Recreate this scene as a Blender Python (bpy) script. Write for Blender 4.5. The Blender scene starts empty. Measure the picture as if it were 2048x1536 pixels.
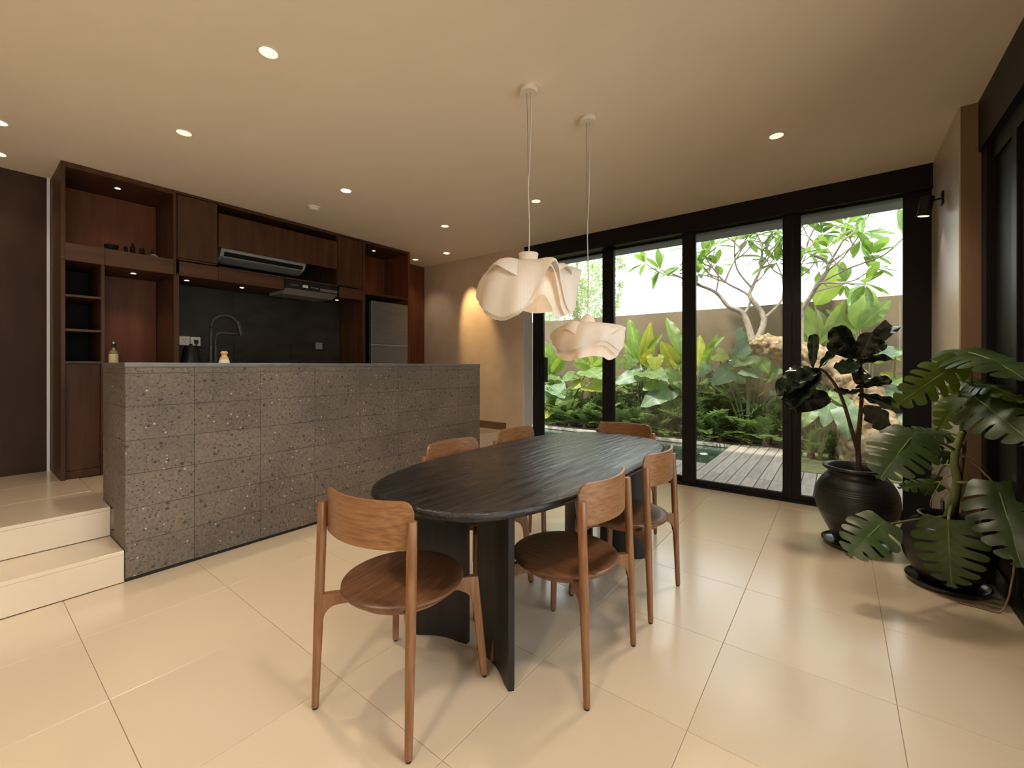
import bpy, bmesh, math, random
from mathutils import Vector, Matrix, noise

PI = math.pi
SC = bpy.context.scene
COL = SC.collection
rnd = random.Random(7)

# ------------------------------------------------------------------ camera
F_PX, CX, CY, EYE = 854.0, 1024.0, 731.0, 1.25
TH = math.atan(652 / 854)
cT, sT = math.cos(TH), math.sin(TH)
cam_d = bpy.data.cameras.new('camera')
cam_d.sensor_width = 36.0
cam_d.lens = F_PX / 2048 * 36.0
cam_d.shift_y = -37 / 2048
cam_d.clip_start = 0.05
cam = bpy.data.objects.new('camera', cam_d)
cam.location = (0, 0, EYE)
cam.rotation_euler = (PI / 2, 0, TH)
COL.objects.link(cam)
SC.camera = cam

# ------------------------------------------------------------------ sky, sun, exposure
wd = bpy.data.worlds.new('sky')
SC.world = wd
wd.use_nodes = True
nt = wd.node_tree
nt.nodes.clear()
bg = nt.nodes.new('ShaderNodeBackground')
bg.inputs[0].default_value = (0.93, 0.97, 1.0, 1)
bg.inputs[1].default_value = 2.5
wo = nt.nodes.new('ShaderNodeOutputWorld')
nt.links.new(bg.outputs[0], wo.inputs[0])

sun_d = bpy.data.lights.new('sun', 'SUN')
sun_d.energy = 4.5
sun_d.angle = math.radians(4)
sun_d.color = (1.0, 0.93, 0.80)
sun = bpy.data.objects.new('sun', sun_d)
sun.rotation_euler = (math.radians(25), math.radians(0), math.radians(-20))
COL.objects.link(sun)

vs = SC.view_settings
SC.display_settings.display_device = 'sRGB'
vs.view_transform = 'Standard'
vs.look = 'None'
vs.exposure = 0.6
vs.gamma = 1.0
vs.use_curve_mapping = False
SC.cycles.max_bounces = 8
SC.cycles.diffuse_bounces = 5
SC.cycles.glossy_bounces = 4
SC.cycles.transparent_max_bounces = 12
SC.cycles.caustics_reflective = False
SC.cycles.caustics_refractive = False
SC.cycles.sample_clamp_indirect = 6.0

WARM = (1.0, 0.84, 0.64)

# ------------------------------------------------------------------ helpers: picture point -> world point
def wpt(d, u, z):
    return Vector((u * cT - d * sT, u * sT + d * cT, z))
def floor_at(px, py, z=0.0):
    d = F_PX * (EYE - z) / (py - CY)
    return wpt(d, (px - CX) / F_PX * d, z)
def at_y(px, py, y0):
    t = (px - CX) / F_PX
    d = y0 / (t * sT + cT)
    return wpt(d, t * d, EYE - (py - CY) * d / F_PX)
def at_d(px, py, d):
    return wpt(d, (px - CX) / F_PX * d, EYE - (py - CY) * d / F_PX)

# ------------------------------------------------------------------ helpers: scene graph
def link(name, data, parent=None):
    o = bpy.data.objects.new(name, data)
    COL.objects.link(o)
    if parent is not None:
        o.parent = parent
    return o
def tag(o, label=None, cat=None, group=None, kind=None):
    if label: o['label'] = label
    if cat: o['category'] = cat
    if group: o['group'] = group
    if kind: o['kind'] = kind
    return o
def thing(name, label, cat, loc=(0, 0, 0), rz=0.0, group=None):
    o = link(name, None)
    o.empty_display_size = 0.1
    o.location = loc
    o.rotation_euler = (0, 0, rz)
    return tag(o, label, cat, group)
def obj(name, bm, mat, parent=None, smooth=False, angle=None):
    me = bpy.data.meshes.new(name)
    bmesh.ops.recalc_face_normals(bm, faces=bm.faces)
    bm.to_mesh(me)
    bm.free()
    if mat is not None:
        me.materials.append(mat)
    if smooth:
        me.polygons.foreach_set('use_smooth', [True] * len(me.polygons))
        if angle:
            me.set_sharp_from_angle(angle=math.radians(angle))
    return link(name, me, parent)
def mobj(name, me, parent=None, mat=None):
    return link(name, me, parent)
def struct(name, bm, mat, parent=None, **k):
    o = obj(name, bm, mat, parent, **k)
    if parent is None:
        o['kind'] = 'structure'
    return o
def sempty(name):
    o = link(name, None)
    o['kind'] = 'structure'
    return o
def copy_tree(o, parent=None):
    c = o.copy()
    COL.objects.link(c)
    c.parent = parent
    for ch in list(o.children):
        copy_tree(ch, c)
    return c

# ------------------------------------------------------------------ helpers: shapes
def NB():
    return bmesh.new()
def box(bm, x0, x1, y0, y1, z0, z1, bev=0.0, seg=1):
    vs_ = [bm.verts.new((x, y, z)) for x in (x0, x1) for y in (y0, y1) for z in (z0, z1)]
    fs = [(0, 1, 3, 2), (4, 6, 7, 5), (0, 4, 5, 1), (2, 3, 7, 6), (0, 2, 6, 4), (1, 5, 7, 3)]
    faces = [bm.faces.new([vs_[i] for i in f]) for f in fs]
    if bev > 0:
        es = list({e for f in faces for e in f.edges})
        bmesh.ops.bevel(bm, geom=es, offset=bev, segments=seg, profile=0.5, affect='EDGES')
    return bm
def bx(x0, x1, y0, y1, z0, z1, bev=0.0, seg=1):
    return box(NB(), x0, x1, y0, y1, z0, z1, bev, seg)
def lathe(bm, prof, n=32, cx=0, cy=0, cz=0, wob=None):
    rings = []
    for r, z in prof:
        if r < 1e-6:
            rings.append([bm.verts.new((cx, cy, cz + z))])
        else:
            rings.append([bm.verts.new((cx + r * math.cos(2 * PI * k / n), cy + r * math.sin(2 * PI * k / n), cz + z)) for k in range(n)])
    for a, b in zip(rings[:-1], rings[1:]):
        for k in range(n):
            q = (k + 1) % n
            if len(a) == 1 and len(b) == 1:
                continue
            if len(a) == 1:
                bm.faces.new((a[0], b[k], b[q]))
            elif len(b) == 1:
                bm.faces.new((a[k], b[0], a[q]))
            else:
                bm.faces.new((a[k], b[k], b[q], a[q]))
    return bm
def frame_of(t):
    t = t.normalized()
    a = Vector((0, 0, 1)) if abs(t.z) < 0.9 else Vector((1, 0, 0))
    x = t.cross(a).normalized()
    return x, t.cross(x).normalized()
def tube(bm, pts, rad, n=10, cap=True):
    pts = [Vector(p) for p in pts]
    if not isinstance(rad, (list, tuple)):
        rad = [rad] * len(pts)
    rings = []
    px = None
    for i, p in enumerate(pts):
        if i == 0: t = pts[1] - pts[0]
        elif i == len(pts) - 1: t = pts[-1] - pts[-2]
        else: t = (pts[i + 1] - pts[i]).normalized() + (pts[i] - pts[i - 1]).normalized()
        if px is None:
            x, y = frame_of(t)
        else:
            t = t.normalized()
            x = (px - t * px.dot(t)).normalized()
            y = t.cross(x).normalized()
        px = x
        rings.append([bm.verts.new(p + (x * math.cos(2 * PI * k / n) + y * math.sin(2 * PI * k / n)) * rad[i]) for k in range(n)])
    for a, b in zip(rings[:-1], rings[1:]):
        for k in range(n):
            bm.faces.new((a[k], a[(k + 1) % n], b[(k + 1) % n], b[k]))
    if cap:
        bm.faces.new(rings[0][::-1])
        bm.faces.new(rings[-1])
    return bm
def smooth_path(pts, k=4):
    pts = [Vector(p) for p in pts]
    out = []
    n = len(pts)
    for i in range(n - 1):
        p0, p1, p2, p3 = pts[max(i - 1, 0)], pts[i], pts[i + 1], pts[min(i + 2, n - 1)]
        for j in range(k):
            t = j / k
            out.append(0.5 * ((2 * p1) + (p2 - p0) * t + (2 * p0 - 5 * p1 + 4 * p2 - p3) * t * t + (3 * p1 - p0 - 3 * p2 + p3) * t ** 3))
    out.append(pts[-1])
    return out
def lerps(vals, k, n):
    out = []
    for i in range(n - 1):
        for j in range(k):
            out.append(vals[i] + (vals[i + 1] - vals[i]) * j / k)
    out.append(vals[n - 1])
    return out
def prism(bm, poly, ax_o, ax_u, ax_v, ax_w, w0, w1):
    """polygon (u,v) extruded along w"""
    a = [bm.verts.new(ax_o + ax_u * u + ax_v * v + ax_w * w0) for u, v in poly]
    b = [bm.verts.new(ax_o + ax_u * u + ax_v * v + ax_w * w1) for u, v in poly]
    n = len(poly)
    bm.faces.new(a[::-1])
    bm.faces.new(b)
    for i in range(n):
        bm.faces.new((a[i], a[(i + 1) % n], b[(i + 1) % n], b[i]))
    return bm

# ------------------------------------------------------------------ materials
def mat(name, col, rough=0.5, col2=None, scale=(8, 8, 8), detail=4, bump=0.0, bscale=None, metal=0.0, spec=0.5,
        lo=0.35, hi=0.65, rvar=0.0, translucent=0.0, tcol=None, rand=0.0, coat=0.0, dist=0.0):
    m = bpy.data.materials.new(name)
    m.use_nodes = True
    t = m.node_tree
    b = t.nodes['Principled BSDF']
    b.inputs['Base Color'].default_value = (*col, 1)
    b.inputs['Roughness'].default_value = rough
    b.inputs['Metallic'].default_value = metal
    b.inputs['Specular IOR Level'].default_value = spec
    b.inputs['Coat Weight'].default_value = coat
    b.inputs['Coat Roughness'].default_value = 0.16
    fac = None
    if col2 is not None or bump > 0 or rvar > 0:
        tc = t.nodes.new('ShaderNodeTexCoord')
        mp = t.nodes.new('ShaderNodeMapping')
        mp.inputs['Scale'].default_value = scale
        t.links.new(tc.outputs['Object'], mp.inputs['Vector'])
        nz = t.nodes.new('ShaderNodeTexNoise')
        nz.inputs['Scale'].default_value = 1.0
        nz.inputs['Detail'].default_value = detail
        nz.inputs['Distortion'].default_value = dist
        t.links.new(mp.outputs[0], nz.inputs['Vector'])
        fac = nz.outputs['Fac']
    out = None
    if col2 is not None:
        r = t.nodes.new('ShaderNodeValToRGB')
        r.color_ramp.elements[0].position = lo
        r.color_ramp.elements[1].position = hi
        r.color_ramp.elements[0].color = (*col, 1)
        r.color_ramp.elements[1].color = (*col2, 1)
        t.links.new(fac, r.inputs[0])
        out = r.outputs[0]
    if rand > 0:
        oi = t.nodes.new('ShaderNodeObjectInfo')
        mr = t.nodes.new('ShaderNodeMapRange')
        mr.inputs[3].default_value = 1 - rand
        mr.inputs[4].default_value = 1 + rand
        t.links.new(oi.outputs['Random'], mr.inputs[0])
        mx = t.nodes.new('ShaderNodeVectorMath')
        mx.operation = 'SCALE'
        if out is not None: t.links.new(out, mx.inputs[0])
        else: mx.inputs[0].default_value = col
        t.links.new(mr.outputs[0], mx.inputs[3])
        out = mx.outputs[0]
    if out is not None:
        t.links.new(out, b.inputs['Base Color'])
    if rvar > 0:
        mr = t.nodes.new('ShaderNodeMapRange')
        mr.inputs[1].default_value = 0.3
        mr.inputs[2].default_value = 0.7
        mr.inputs[3].default_value = max(0.02, rough - rvar)
        mr.inputs[4].default_value = rough + rvar
        t.links.new(fac, mr.inputs[0])
        t.links.new(mr.outputs[0], b.inputs['Roughness'])
    if bump > 0:
        bp = t.nodes.new('ShaderNodeBump')
        bp.inputs['Strength'].default_value = bump
        bp.inputs['Distance'].default_value = 0.01
        src = fac
        if bscale is not None:
            tc = t.nodes.new('ShaderNodeTexCoord')
            mp2 = t.nodes.new('ShaderNodeMapping')
            mp2.inputs['Scale'].default_value = bscale
            t.links.new(tc.outputs['Object'], mp2.inputs['Vector'])
            nz2 = t.nodes.new('ShaderNodeTexNoise')
            nz2.inputs['Scale'].default_value = 1.0
            nz2.inputs['Detail'].default_value = 5
            t.links.new(mp2.outputs[0], nz2.inputs['Vector'])
            src = nz2.outputs['Fac']
        t.links.new(src, bp.inputs['Height'])
        t.links.new(bp.outputs[0], b.inputs['Normal'])
    if translucent > 0:
        tr = t.nodes.new('ShaderNodeBsdfTranslucent')
        tr.inputs[0].default_value = (*(tcol or col), 1)
        mx = t.nodes.new('ShaderNodeMixShader')
        mx.inputs[0].default_value = translucent
        o = t.nodes['Material Output']
        t.links.new(b.outputs[0], mx.inputs[1])
        t.links.new(tr.outputs[0], mx.inputs[2])
        t.links.new(mx.outputs[0], o.inputs[0])
    return m
def emit(name, col, strength):
    m = bpy.data.materials.new(name)
    m.use_nodes = True
    b = m.node_tree.nodes['Principled BSDF']
    b.inputs['Base Color'].default_value = (*col, 1)
    b.inputs['Emission Color'].default_value = (*col, 1)
    b.inputs['Emission Strength'].default_value = strength
    return m
def glass_mat():
    m = bpy.data.materials.new('window_glass')
    m.use_nodes = True
    t = m.node_tree
    t.nodes.clear()
    o = t.nodes.new('ShaderNodeOutputMaterial')
    tr = t.nodes.new('ShaderNodeBsdfTransparent')
    tr.inputs[0].default_value = (0.97, 0.985, 0.98, 1)
    gl = t.nodes.new('ShaderNodeBsdfGlossy')
    gl.inputs['Roughness'].default_value = 0.01
    fr = t.nodes.new('ShaderNodeFresnel')
    fr.inputs[0].default_value = 1.45
    mx = t.nodes.new('ShaderNodeMixShader')
    t.links.new(fr.outputs[0], mx.inputs[0])
    t.links.new(tr.outputs[0], mx.inputs[1])
    t.links.new(gl.outputs[0], mx.inputs[2])
    t.links.new(mx.outputs[0], o.inputs[0])
    return m
def stone_mat():
    """grey brown tuff with dark pores and pale flecks"""
    m = bpy.data.materials.new('speckled_stone')
    m.use_nodes = True
    t = m.node_tree
    b = t.nodes['Principled BSDF']
    b.inputs['Roughness'].default_value = 0.75
    tc = t.nodes.new('ShaderNodeTexCoord')
    oi = t.nodes.new('ShaderNodeObjectInfo')
    off = t.nodes.new('ShaderNodeVectorMath'); off.operation = 'SCALE'
    off.inputs[0].default_value = (31.0, 17.0, 23.0)
    t.links.new(oi.outputs['Random'], off.inputs[3])
    geo = t.nodes.new('ShaderNodeNewGeometry')
    add = t.nodes.new('ShaderNodeVectorMath'); add.operation = 'ADD'
    t.links.new(geo.outputs['Position'], add.inputs[0]); add.inputs[1].default_value = (3.1, 0.0, 0.0)
    def ns(scale, detail=4):
        n = t.nodes.new('ShaderNodeTexNoise')
        n.inputs['Scale'].default_value = scale
        n.inputs['Detail'].default_value = detail
        t.links.new(add.outputs[0], n.inputs['Vector'])
        return n.outputs['Fac']
    def ramp(fac, p0, c0, p1, c1):
        r = t.nodes.new('ShaderNodeValToRGB')
        r.color_ramp.elements[0].position = p0; r.color_ramp.elements[0].color = (*c0, 1)
        r.color_ramp.elements[1].position = p1; r.color_ramp.elements[1].color = (*c1, 1)
        t.links.new(fac, r.inputs[0])
        return r.outputs[0]
    def mix(fac, a, bcol):
        x = t.nodes.new('ShaderNodeMix'); x.data_type = 'RGBA'
        t.links.new(fac, x.inputs[0]); t.links.new(a, x.inputs[6])
        x.inputs[7].default_value = (*bcol, 1)
        return x.outputs[2]
    base = ramp(ns(2.2), 0.35, (0.118, 0.097, 0.079), 0.65, (0.165, 0.130, 0.101))
    fine = ramp(ns(60.0), 0.3, (0.72, 0.72, 0.72), 0.7, (1.22, 1.2, 1.15))
    mul = t.nodes.new('ShaderNodeMix'); mul.data_type = 'RGBA'; mul.blend_type = 'MULTIPLY'
    mul.inputs[0].default_value = 1.0
    t.links.new(base, mul.inputs[6]); t.links.new(fine, mul.inputs[7])
    def spots(scale, thr, soft, keep):
        v = t.nodes.new('ShaderNodeTexVoronoi')
        v.inputs['Scale'].default_value = scale
        t.links.new(add.outputs[0], v.inputs['Vector'])
        a = ramp(v.outputs['Distance'], thr, (1, 1, 1), thr + soft, (0, 0, 0))
        sep = t.nodes.new('ShaderNodeSeparateColor')
        t.links.new(v.outputs['Color'], sep.inputs[0])
        k = t.nodes.new('ShaderNodeMath'); k.operation = 'LESS_THAN'; k.inputs[1].default_value = keep
        t.links.new(sep.outputs[2], k.inputs[0])
        q = t.nodes.new('ShaderNodeMath'); q.operation = 'MULTIPLY'
        t.links.new(a, q.inputs[0]); t.links.new(k.outputs[0], q.inputs[1])
        return q.outputs[0]
    dk = spots(70.0, 0.22, 0.18, 0.24)
    lt = spots(50.0, 0.20, 0.14, 0.05)
    big = spots(27.0, 0.22, 0.10, 0.16)
    c0 = mix(big, mul.outputs[2], (0.05, 0.042, 0.035))
    c1 = mix(dk, c0, (0.035, 0.030, 0.026))
    c2 = mix(lt, c1, (0.42, 0.36, 0.30))
    mr = t.nodes.new('ShaderNodeMapRange')
    mr.inputs[3].default_value = 0.94; mr.inputs[4].default_value = 1.06
    t.links.new(oi.outputs['Random'], mr.inputs[0])
    sc = t.nodes.new('ShaderNodeVectorMath'); sc.operation = 'SCALE'
    t.links.new(c2, sc.inputs[0]); t.links.new(mr.outputs[0], sc.inputs[3])
    t.links.new(sc.outputs[0], b.inputs['Base Color'])
    bp = t.nodes.new('ShaderNodeBump'); bp.inputs['Strength'].default_value = 0.25; bp.inputs['Distance'].default_value = 0.004
    inv = t.nodes.new('ShaderNodeMath'); inv.operation = 'SUBTRACT'; inv.inputs[0].default_value = 1.0
    t.links.new(dk, inv.inputs[1]); t.links.new(inv.outputs[0], bp.inputs['Height'])
    t.links.new(bp.outputs[0], b.inputs['Normal'])
    return m

M = {}
M['tile'] = mat('limestone_tile', (0.655, 0.545, 0.405), 0.24, (0.695, 0.58, 0.435), (1.6, 1.6, 1.6), 5, 0.02, (9, 9, 9), lo=0.2, hi=0.8, rand=0.025, coat=0.5)
M['grout'] = mat('tile_grout', (0.36, 0.29, 0.21), 0.9, (0.44, 0.36, 0.27), (30, 30, 30))
M['islgrout'] = mat('pale_joint_mortar', (0.42, 0.34, 0.26), 0.9, (0.50, 0.42, 0.33), (30, 30, 30))
M['ceil'] = mat('ceiling_paint', (0.86, 0.765, 0.645), 0.85, (0.88, 0.785, 0.665), (3, 3, 3))
M['plaster'] = mat('beige_plaster', (0.60, 0.465, 0.33), 0.7, (0.66, 0.52, 0.375), (5, 5, 5), 6, 0.25, (60, 60, 60))
M['jamb'] = mat('white_jamb_paint', (0.72, 0.70, 0.67), 0.45, (0.76, 0.74, 0.71), (4, 4, 4))
M['brownwall'] = mat('brown_wall_panel', (0.038, 0.019, 0.011), 0.6, (0.052, 0.026, 0.015), (8, 8, 2), spec=0.18)
M['taupe'] = mat('taupe_plaster', (0.58, 0.51, 0.42), 0.32, (0.64, 0.57, 0.48), (3, 3, 1.0), 5, 0.06, (10, 10, 3))
M['pillar'] = mat('brown_stone_pillar', (0.22, 0.135, 0.085), 0.5, (0.28, 0.175, 0.11), (10, 10, 1.5), 5)
M['black'] = mat('black_aluminium', (0.008, 0.008, 0.010), 0.45, (0.010, 0.010, 0.013), (20, 20, 20), spec=0.22)
M['blackpl'] = mat('black_plastic', (0.010, 0.010, 0.010), 0.38, (0.014, 0.014, 0.014), (20, 20, 20), spec=0.3)
M['glass'] = glass_mat()
M['stone'] = stone_mat()
M['slab'] = mat('grey_worktop', (0.12, 0.115, 0.105), 0.4, (0.16, 0.15, 0.135), (12, 12, 12))
M['cab'] = mat('dark_teak_veneer', (0.054, 0.022, 0.010), 0.42, (0.086, 0.038, 0.018), (14, 14, 1.6), 6, 0.05, spec=0.18)
M['cab_h'] = mat('dark_teak_rail', (0.066, 0.030, 0.014), 0.42, (0.105, 0.050, 0.024), (14, 1.6, 14), 6, 0.05, spec=0.18)
M['cabin'] = mat('red_teak_lining', (0.115, 0.034, 0.013), 0.45, (0.165, 0.052, 0.020), (14, 14, 1.2), 6, spec=0.18)
M['splash'] = mat('dark_stone_splashback', (0.030, 0.026, 0.021), 0.30, (0.046, 0.040, 0.032), (4, 4, 9), 6, spec=0.18)
M['steel'] = mat('brushed_grey_steel', (0.20, 0.21, 0.21), 0.38, (0.24, 0.25, 0.25), (4, 4, 80), 3, metal=0.7)
M['steelb'] = mat('bright_trim_metal', (0.7, 0.7, 0.7), 0.3, (0.75, 0.75, 0.75), (5, 5, 5), metal=0.8)
M['white'] = mat('white_plastic', (0.72, 0.69, 0.63), 0.4, (0.75, 0.72, 0.66), (6, 6, 6))
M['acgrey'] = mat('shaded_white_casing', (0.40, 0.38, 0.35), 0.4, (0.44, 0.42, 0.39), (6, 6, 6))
M['grey'] = mat('grey_plastic', (0.22, 0.21, 0.20), 0.4, (0.26, 0.25, 0.24), (6, 6, 6))
M['chair'] = mat('walnut_chair_wood', (0.17, 0.070, 0.026), 0.36, (0.275, 0.125, 0.050), (90, 90, 6), 8, 0.03)
M['chair_h'] = mat('walnut_back_veneer', (0.185, 0.080, 0.030), 0.34, (0.30, 0.14, 0.056), (6, 60, 110), 8, 0.03)
M['chair_s'] = mat('walnut_seat_wood', (0.095, 0.038, 0.017), 0.36, (0.165, 0.070, 0.030), (75, 6, 75), 8, 0.03)
M['table'] = mat('black_stained_wood', (0.008, 0.007, 0.007), 0.34, (0.019, 0.016, 0.015), (30, 2.6, 30), 8, 0.8, (36, 4.0, 36), rvar=0.10, spec=0.4)
M['tableleg'] = mat('black_stained_leg', (0.010, 0.009, 0.009), 0.42, (0.021, 0.018, 0.017), (26, 26, 2.2), 6, 0.08, spec=0.35)
M['pot'] = mat('black_glazed_pot', (0.013, 0.013, 0.014), 0.36, (0.018, 0.018, 0.019), (8, 8, 8), 5)
M['saucer'] = mat('black_saucer', (0.012, 0.012, 0.012), 0.22, (0.016, 0.016, 0.016), (8, 8, 8))
M['soil'] = mat('potting_soil', (0.025, 0.017, 0.011), 0.95, (0.06, 0.042, 0.028), (60, 60, 60), bump=0.8)
M['shade'] = mat('white_fabric_shade', (0.84, 0.79, 0.72), 0.7, (0.88, 0.83, 0.77), (30, 30, 4), 4, 0.06, (120, 120, 6), translucent=0.30, tcol=(0.95, 0.84, 0.70))
M['cord'] = mat('white_cord', (0.66, 0.60, 0.52), 0.6, (0.7, 0.64, 0.56), (40, 40, 40))
M['wire'] = mat('dark_wire', (0.10, 0.09, 0.08), 0.5, (0.12, 0.11, 0.10), (40, 40, 40))
M['canopy'] = mat('white_ceiling_rose', (0.78, 0.72, 0.62), 0.5, (0.8, 0.74, 0.64), (9, 9, 9))
M['lampdim'] = emit('downlight_lens_soft', (1.0, 0.84, 0.50), 0.95)
M['lampon'] = emit('downlight_lens', (1.0, 0.88, 0.66), 6.0)
M['bulb'] = emit('warm_bulb', (1.0, 0.72, 0.42), 3.0)
M['deck'] = mat('weathered_deck_wood', (0.26, 0.225, 0.19), 0.75, (0.38, 0.335, 0.285), (30, 2.2, 30), 6, 0.15, rand=0.14)
M['gwall'] = mat('garden_wall_render', (0.135, 0.096, 0.054), 0.85, (0.195, 0.145, 0.087), (1.6, 1.6, 1.0), 7, 0.2, (25, 25, 25))
M['pool'] = mat('green_pool_stone', (0.06, 0.115, 0.085), 0.6, (0.09, 0.15, 0.115), (3, 3, 3))
M['coping'] = mat('pale_pool_coping', (0.52, 0.48, 0.40), 0.7, (0.60, 0.56, 0.47), (8, 8, 8))
M['earth'] = mat('garden_soil', (0.05, 0.04, 0.025), 0.95, (0.10, 0.085, 0.05), (8, 8, 8), bump=0.5)
M['grass'] = mat('ground_cover', (0.09, 0.11, 0.03), 0.9, (0.19, 0.19, 0.07), (14, 14, 14), 6)
M['bark'] = mat('pale_gnarled_bark', (0.11, 0.075, 0.038), 0.85, (0.40, 0.29, 0.155), (11, 11, 11), 8, 1.0, (16, 16, 16), dist=1.0)
M['branch'] = mat('grey_branch', (0.22, 0.18, 0.135), 0.8, (0.34, 0.285, 0.215), (20, 20, 20), 5, 0.2)
def leafm(n, a, b, tr=0.4, rough=0.42, tc=None, rand=0.18, sc=(5, 5, 5), vein=0):
    m = mat(n, a, rough, b, sc, 4, translucent=tr, tcol=tc or tuple(min(1, x * 1.9) for x in b), rand=rand)
    if vein:
        t = m.node_tree
        bs = t.nodes['Principled BSDF']
        src = bs.inputs['Base Color'].links[0].from_socket
        tcn = t.nodes.new('ShaderNodeTexCoord'); sx = t.nodes.new('ShaderNodeSeparateXYZ')
        t.links.new(tcn.outputs['Object'], sx.inputs[0])
        def mth(op, p, q=None):
            k = t.nodes.new('ShaderNodeMath'); k.operation = op
            for i_, z_ in enumerate((p, q)):
                if z_ is None: continue
                if isinstance(z_, (int, float)): k.inputs[i_].default_value = z_
                else: t.links.new(z_, k.inputs[i_])
            return k.outputs[0]
        ab = mth('ABSOLUTE', sx.outputs[0])
        ang = mth('MULTIPLY', mth('SUBTRACT', sx.outputs[1], mth('MULTIPLY', ab, 0.9)), vein)
        sn = mth('POWER', mth('ABSOLUTE', mth('SINE', ang)), 0.5)
        val = mth('ADD', mth('MULTIPLY', sn, -0.32), 1.26)
        rib = mth('MULTIPLY', mth('LESS_THAN', ab, 0.013), 0.55)
        val = mth('ADD', val, rib)
        sc_ = t.nodes.new('ShaderNodeVectorMath'); sc_.operation = 'SCALE'
        t.links.new(src, sc_.inputs[0]); t.links.new(val, sc_.inputs[3])
        t.links.new(sc_.outputs[0], bs.inputs['Base Color'])
    return m
M['lf_hel'] = leafm('paddle_leaf', (0.08, 0.17, 0.03), (0.21, 0.31, 0.055), 0.45, tc=(0.42, 0.56, 0.07), vein=60)
M['lf_yel'] = leafm('yellow_green_leaf', (0.22, 0.29, 0.04), (0.38, 0.40, 0.055), 0.45, tc=(0.62, 0.62, 0.07), vein=50)
M['lf_taro'] = leafm('broad_leaf', (0.10, 0.17, 0.05), (0.21, 0.29, 0.09), 0.4, tc=(0.36, 0.50, 0.10), vein=26)
M['lf_silver'] = leafm('grey_green_leaf', (0.095, 0.165, 0.085), (0.17, 0.25, 0.135), 0.3, vein=26)
M['lf_fern'] = leafm('fern_leaf', (0.045, 0.085, 0.022), (0.13, 0.20, 0.05), 0.35)
M['lf_plum'] = leafm('frangipani_leaf', (0.09, 0.17, 0.05), (0.20, 0.32, 0.08), 0.40, tc=(0.26, 0.42, 0.06), vein=40)
M['lf_shrub'] = leafm('shrub_leaf', (0.035, 0.075, 0.018), (0.11, 0.17, 0.04), 0.35, vein=40)
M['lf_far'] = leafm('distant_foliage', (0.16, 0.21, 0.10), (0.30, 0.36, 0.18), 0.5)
M['lf_fig'] = leafm('fig_leaf', (0.008, 0.014, 0.007), (0.016, 0.026, 0.012), 0.06, 0.22, vein=24)
M['lf_mon'] = leafm('monstera_leaf', (0.028, 0.056, 0.016), (0.045, 0.082, 0.024), 0.14, 0.40, tc=(0.16, 0.24, 0.03), vein=20)
M['lf_mon2'] = leafm('young_monstera_leaf', (0.055, 0.10, 0.016), (0.085, 0.145, 0.022), 0.35, 0.32, tc=(0.25, 0.34, 0.03), vein=20)
M['rib'] = mat('pale_leaf_rib', (0.15, 0.22, 0.05), 0.5, (0.2, 0.28, 0.07), (9, 9, 9))
M['stem'] = mat('green_stem', (0.12, 0.14, 0.045), 0.5, (0.19, 0.20, 0.075), (30, 30, 8), 5)
M['stemb'] = mat('brown_stem', (0.055, 0.030, 0.020), 0.7, (0.10, 0.055, 0.035), (40, 40, 20), 5, 0.4)
M['root'] = mat('aerial_root', (0.25, 0.17, 0.085), 0.75, (0.33, 0.24, 0.13), (30, 30, 30))
M['amber'] = mat('beech_wood_knob', (0.62, 0.33, 0.13), 0.45, (0.72, 0.42, 0.18), (20, 20, 60))
M['bristle'] = mat('white_bristle', (0.72, 0.67, 0.58), 0.8, (0.8, 0.75, 0.66), (300, 300, 2), bump=0.5)
M['label'] = mat('cream_paper_label', (0.52, 0.44, 0.24), 0.7, (0.58, 0.50, 0.28), (20, 20, 20))
M['bottle'] = mat('clear_bottle', (0.20, 0.16, 0.10), 0.12, (0.24, 0.19, 0.12), (5, 5, 5))
M['dark'] = mat('dark_ceramic', (0.010, 0.007, 0.006), 0.6, (0.015, 0.010, 0.008), (9, 9, 9), spec=0.12)
M['mark'] = mat('pale_print', (0.65, 0.65, 0.65), 0.5, (0.7, 0.7, 0.7), (5, 5, 5))
M['soffit'] = mat('grey_soffit', (0.10, 0.11, 0.12), 0.7, (0.13, 0.14, 0.15), (5, 5, 5))
M['skirt'] = mat('brown_skirting', (0.13, 0.075, 0.042), 0.5, (0.16, 0.095, 0.053), (8, 8, 8))

# ================================================================== STRUCTURE
CEIL = 2.82
XK = -5.27            # kitchen back wall
XR = 0.745            # right edge of the floor
YB = -3.6             # back of the room
YW = 4.58             # window wall, inner face
PLAT = 0.366          # kitchen platform height
XS1, XS2 = -3.27, -3.625

# floor with separate tiles
floor = struct('floor', bx(XS1 - 0.02, XR + 0.2, YB - 0.3, 4.95, -0.12, -0.004), M['grout'])
PIT, GAP = 0.5845, 0.0009
xs = [-0.4115 + PIT * k for k in range(-6, 3)]
ys = [0.9405 + PIT * k for k in range(-8, 8)]
tile_cache = {}
def tile(x0, x1, y0, y1, z0=-0.03, z1=0.0, parent=floor, name='tile', m=None):
    w, h, t = round(x1 - x0, 4), round(y1 - y0, 4), round(z1 - z0, 4)
    key = (w, h, t, (m or M['tile']).name)
    if key not in tile_cache:
        o = obj(name, bx(-w / 2, w / 2, -h / 2, h / 2, -t / 2, t / 2, 0.0012), m or M['tile'], parent)
        tile_cache[key] = o.data
    else:
        o = link(name, tile_cache[key], parent)
    o.location = ((x0 + x1) / 2, (y0 + y1) / 2, (z0 + z1) / 2)
    return o
xl = [XS1] + [x for x in xs if XS1 + 0.05 < x < XR - 0.05] + [XR]
yl = [YB] + [y for y in ys if YB + 0.05 < y < 4.60 - 0.05] + [4.64]
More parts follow.
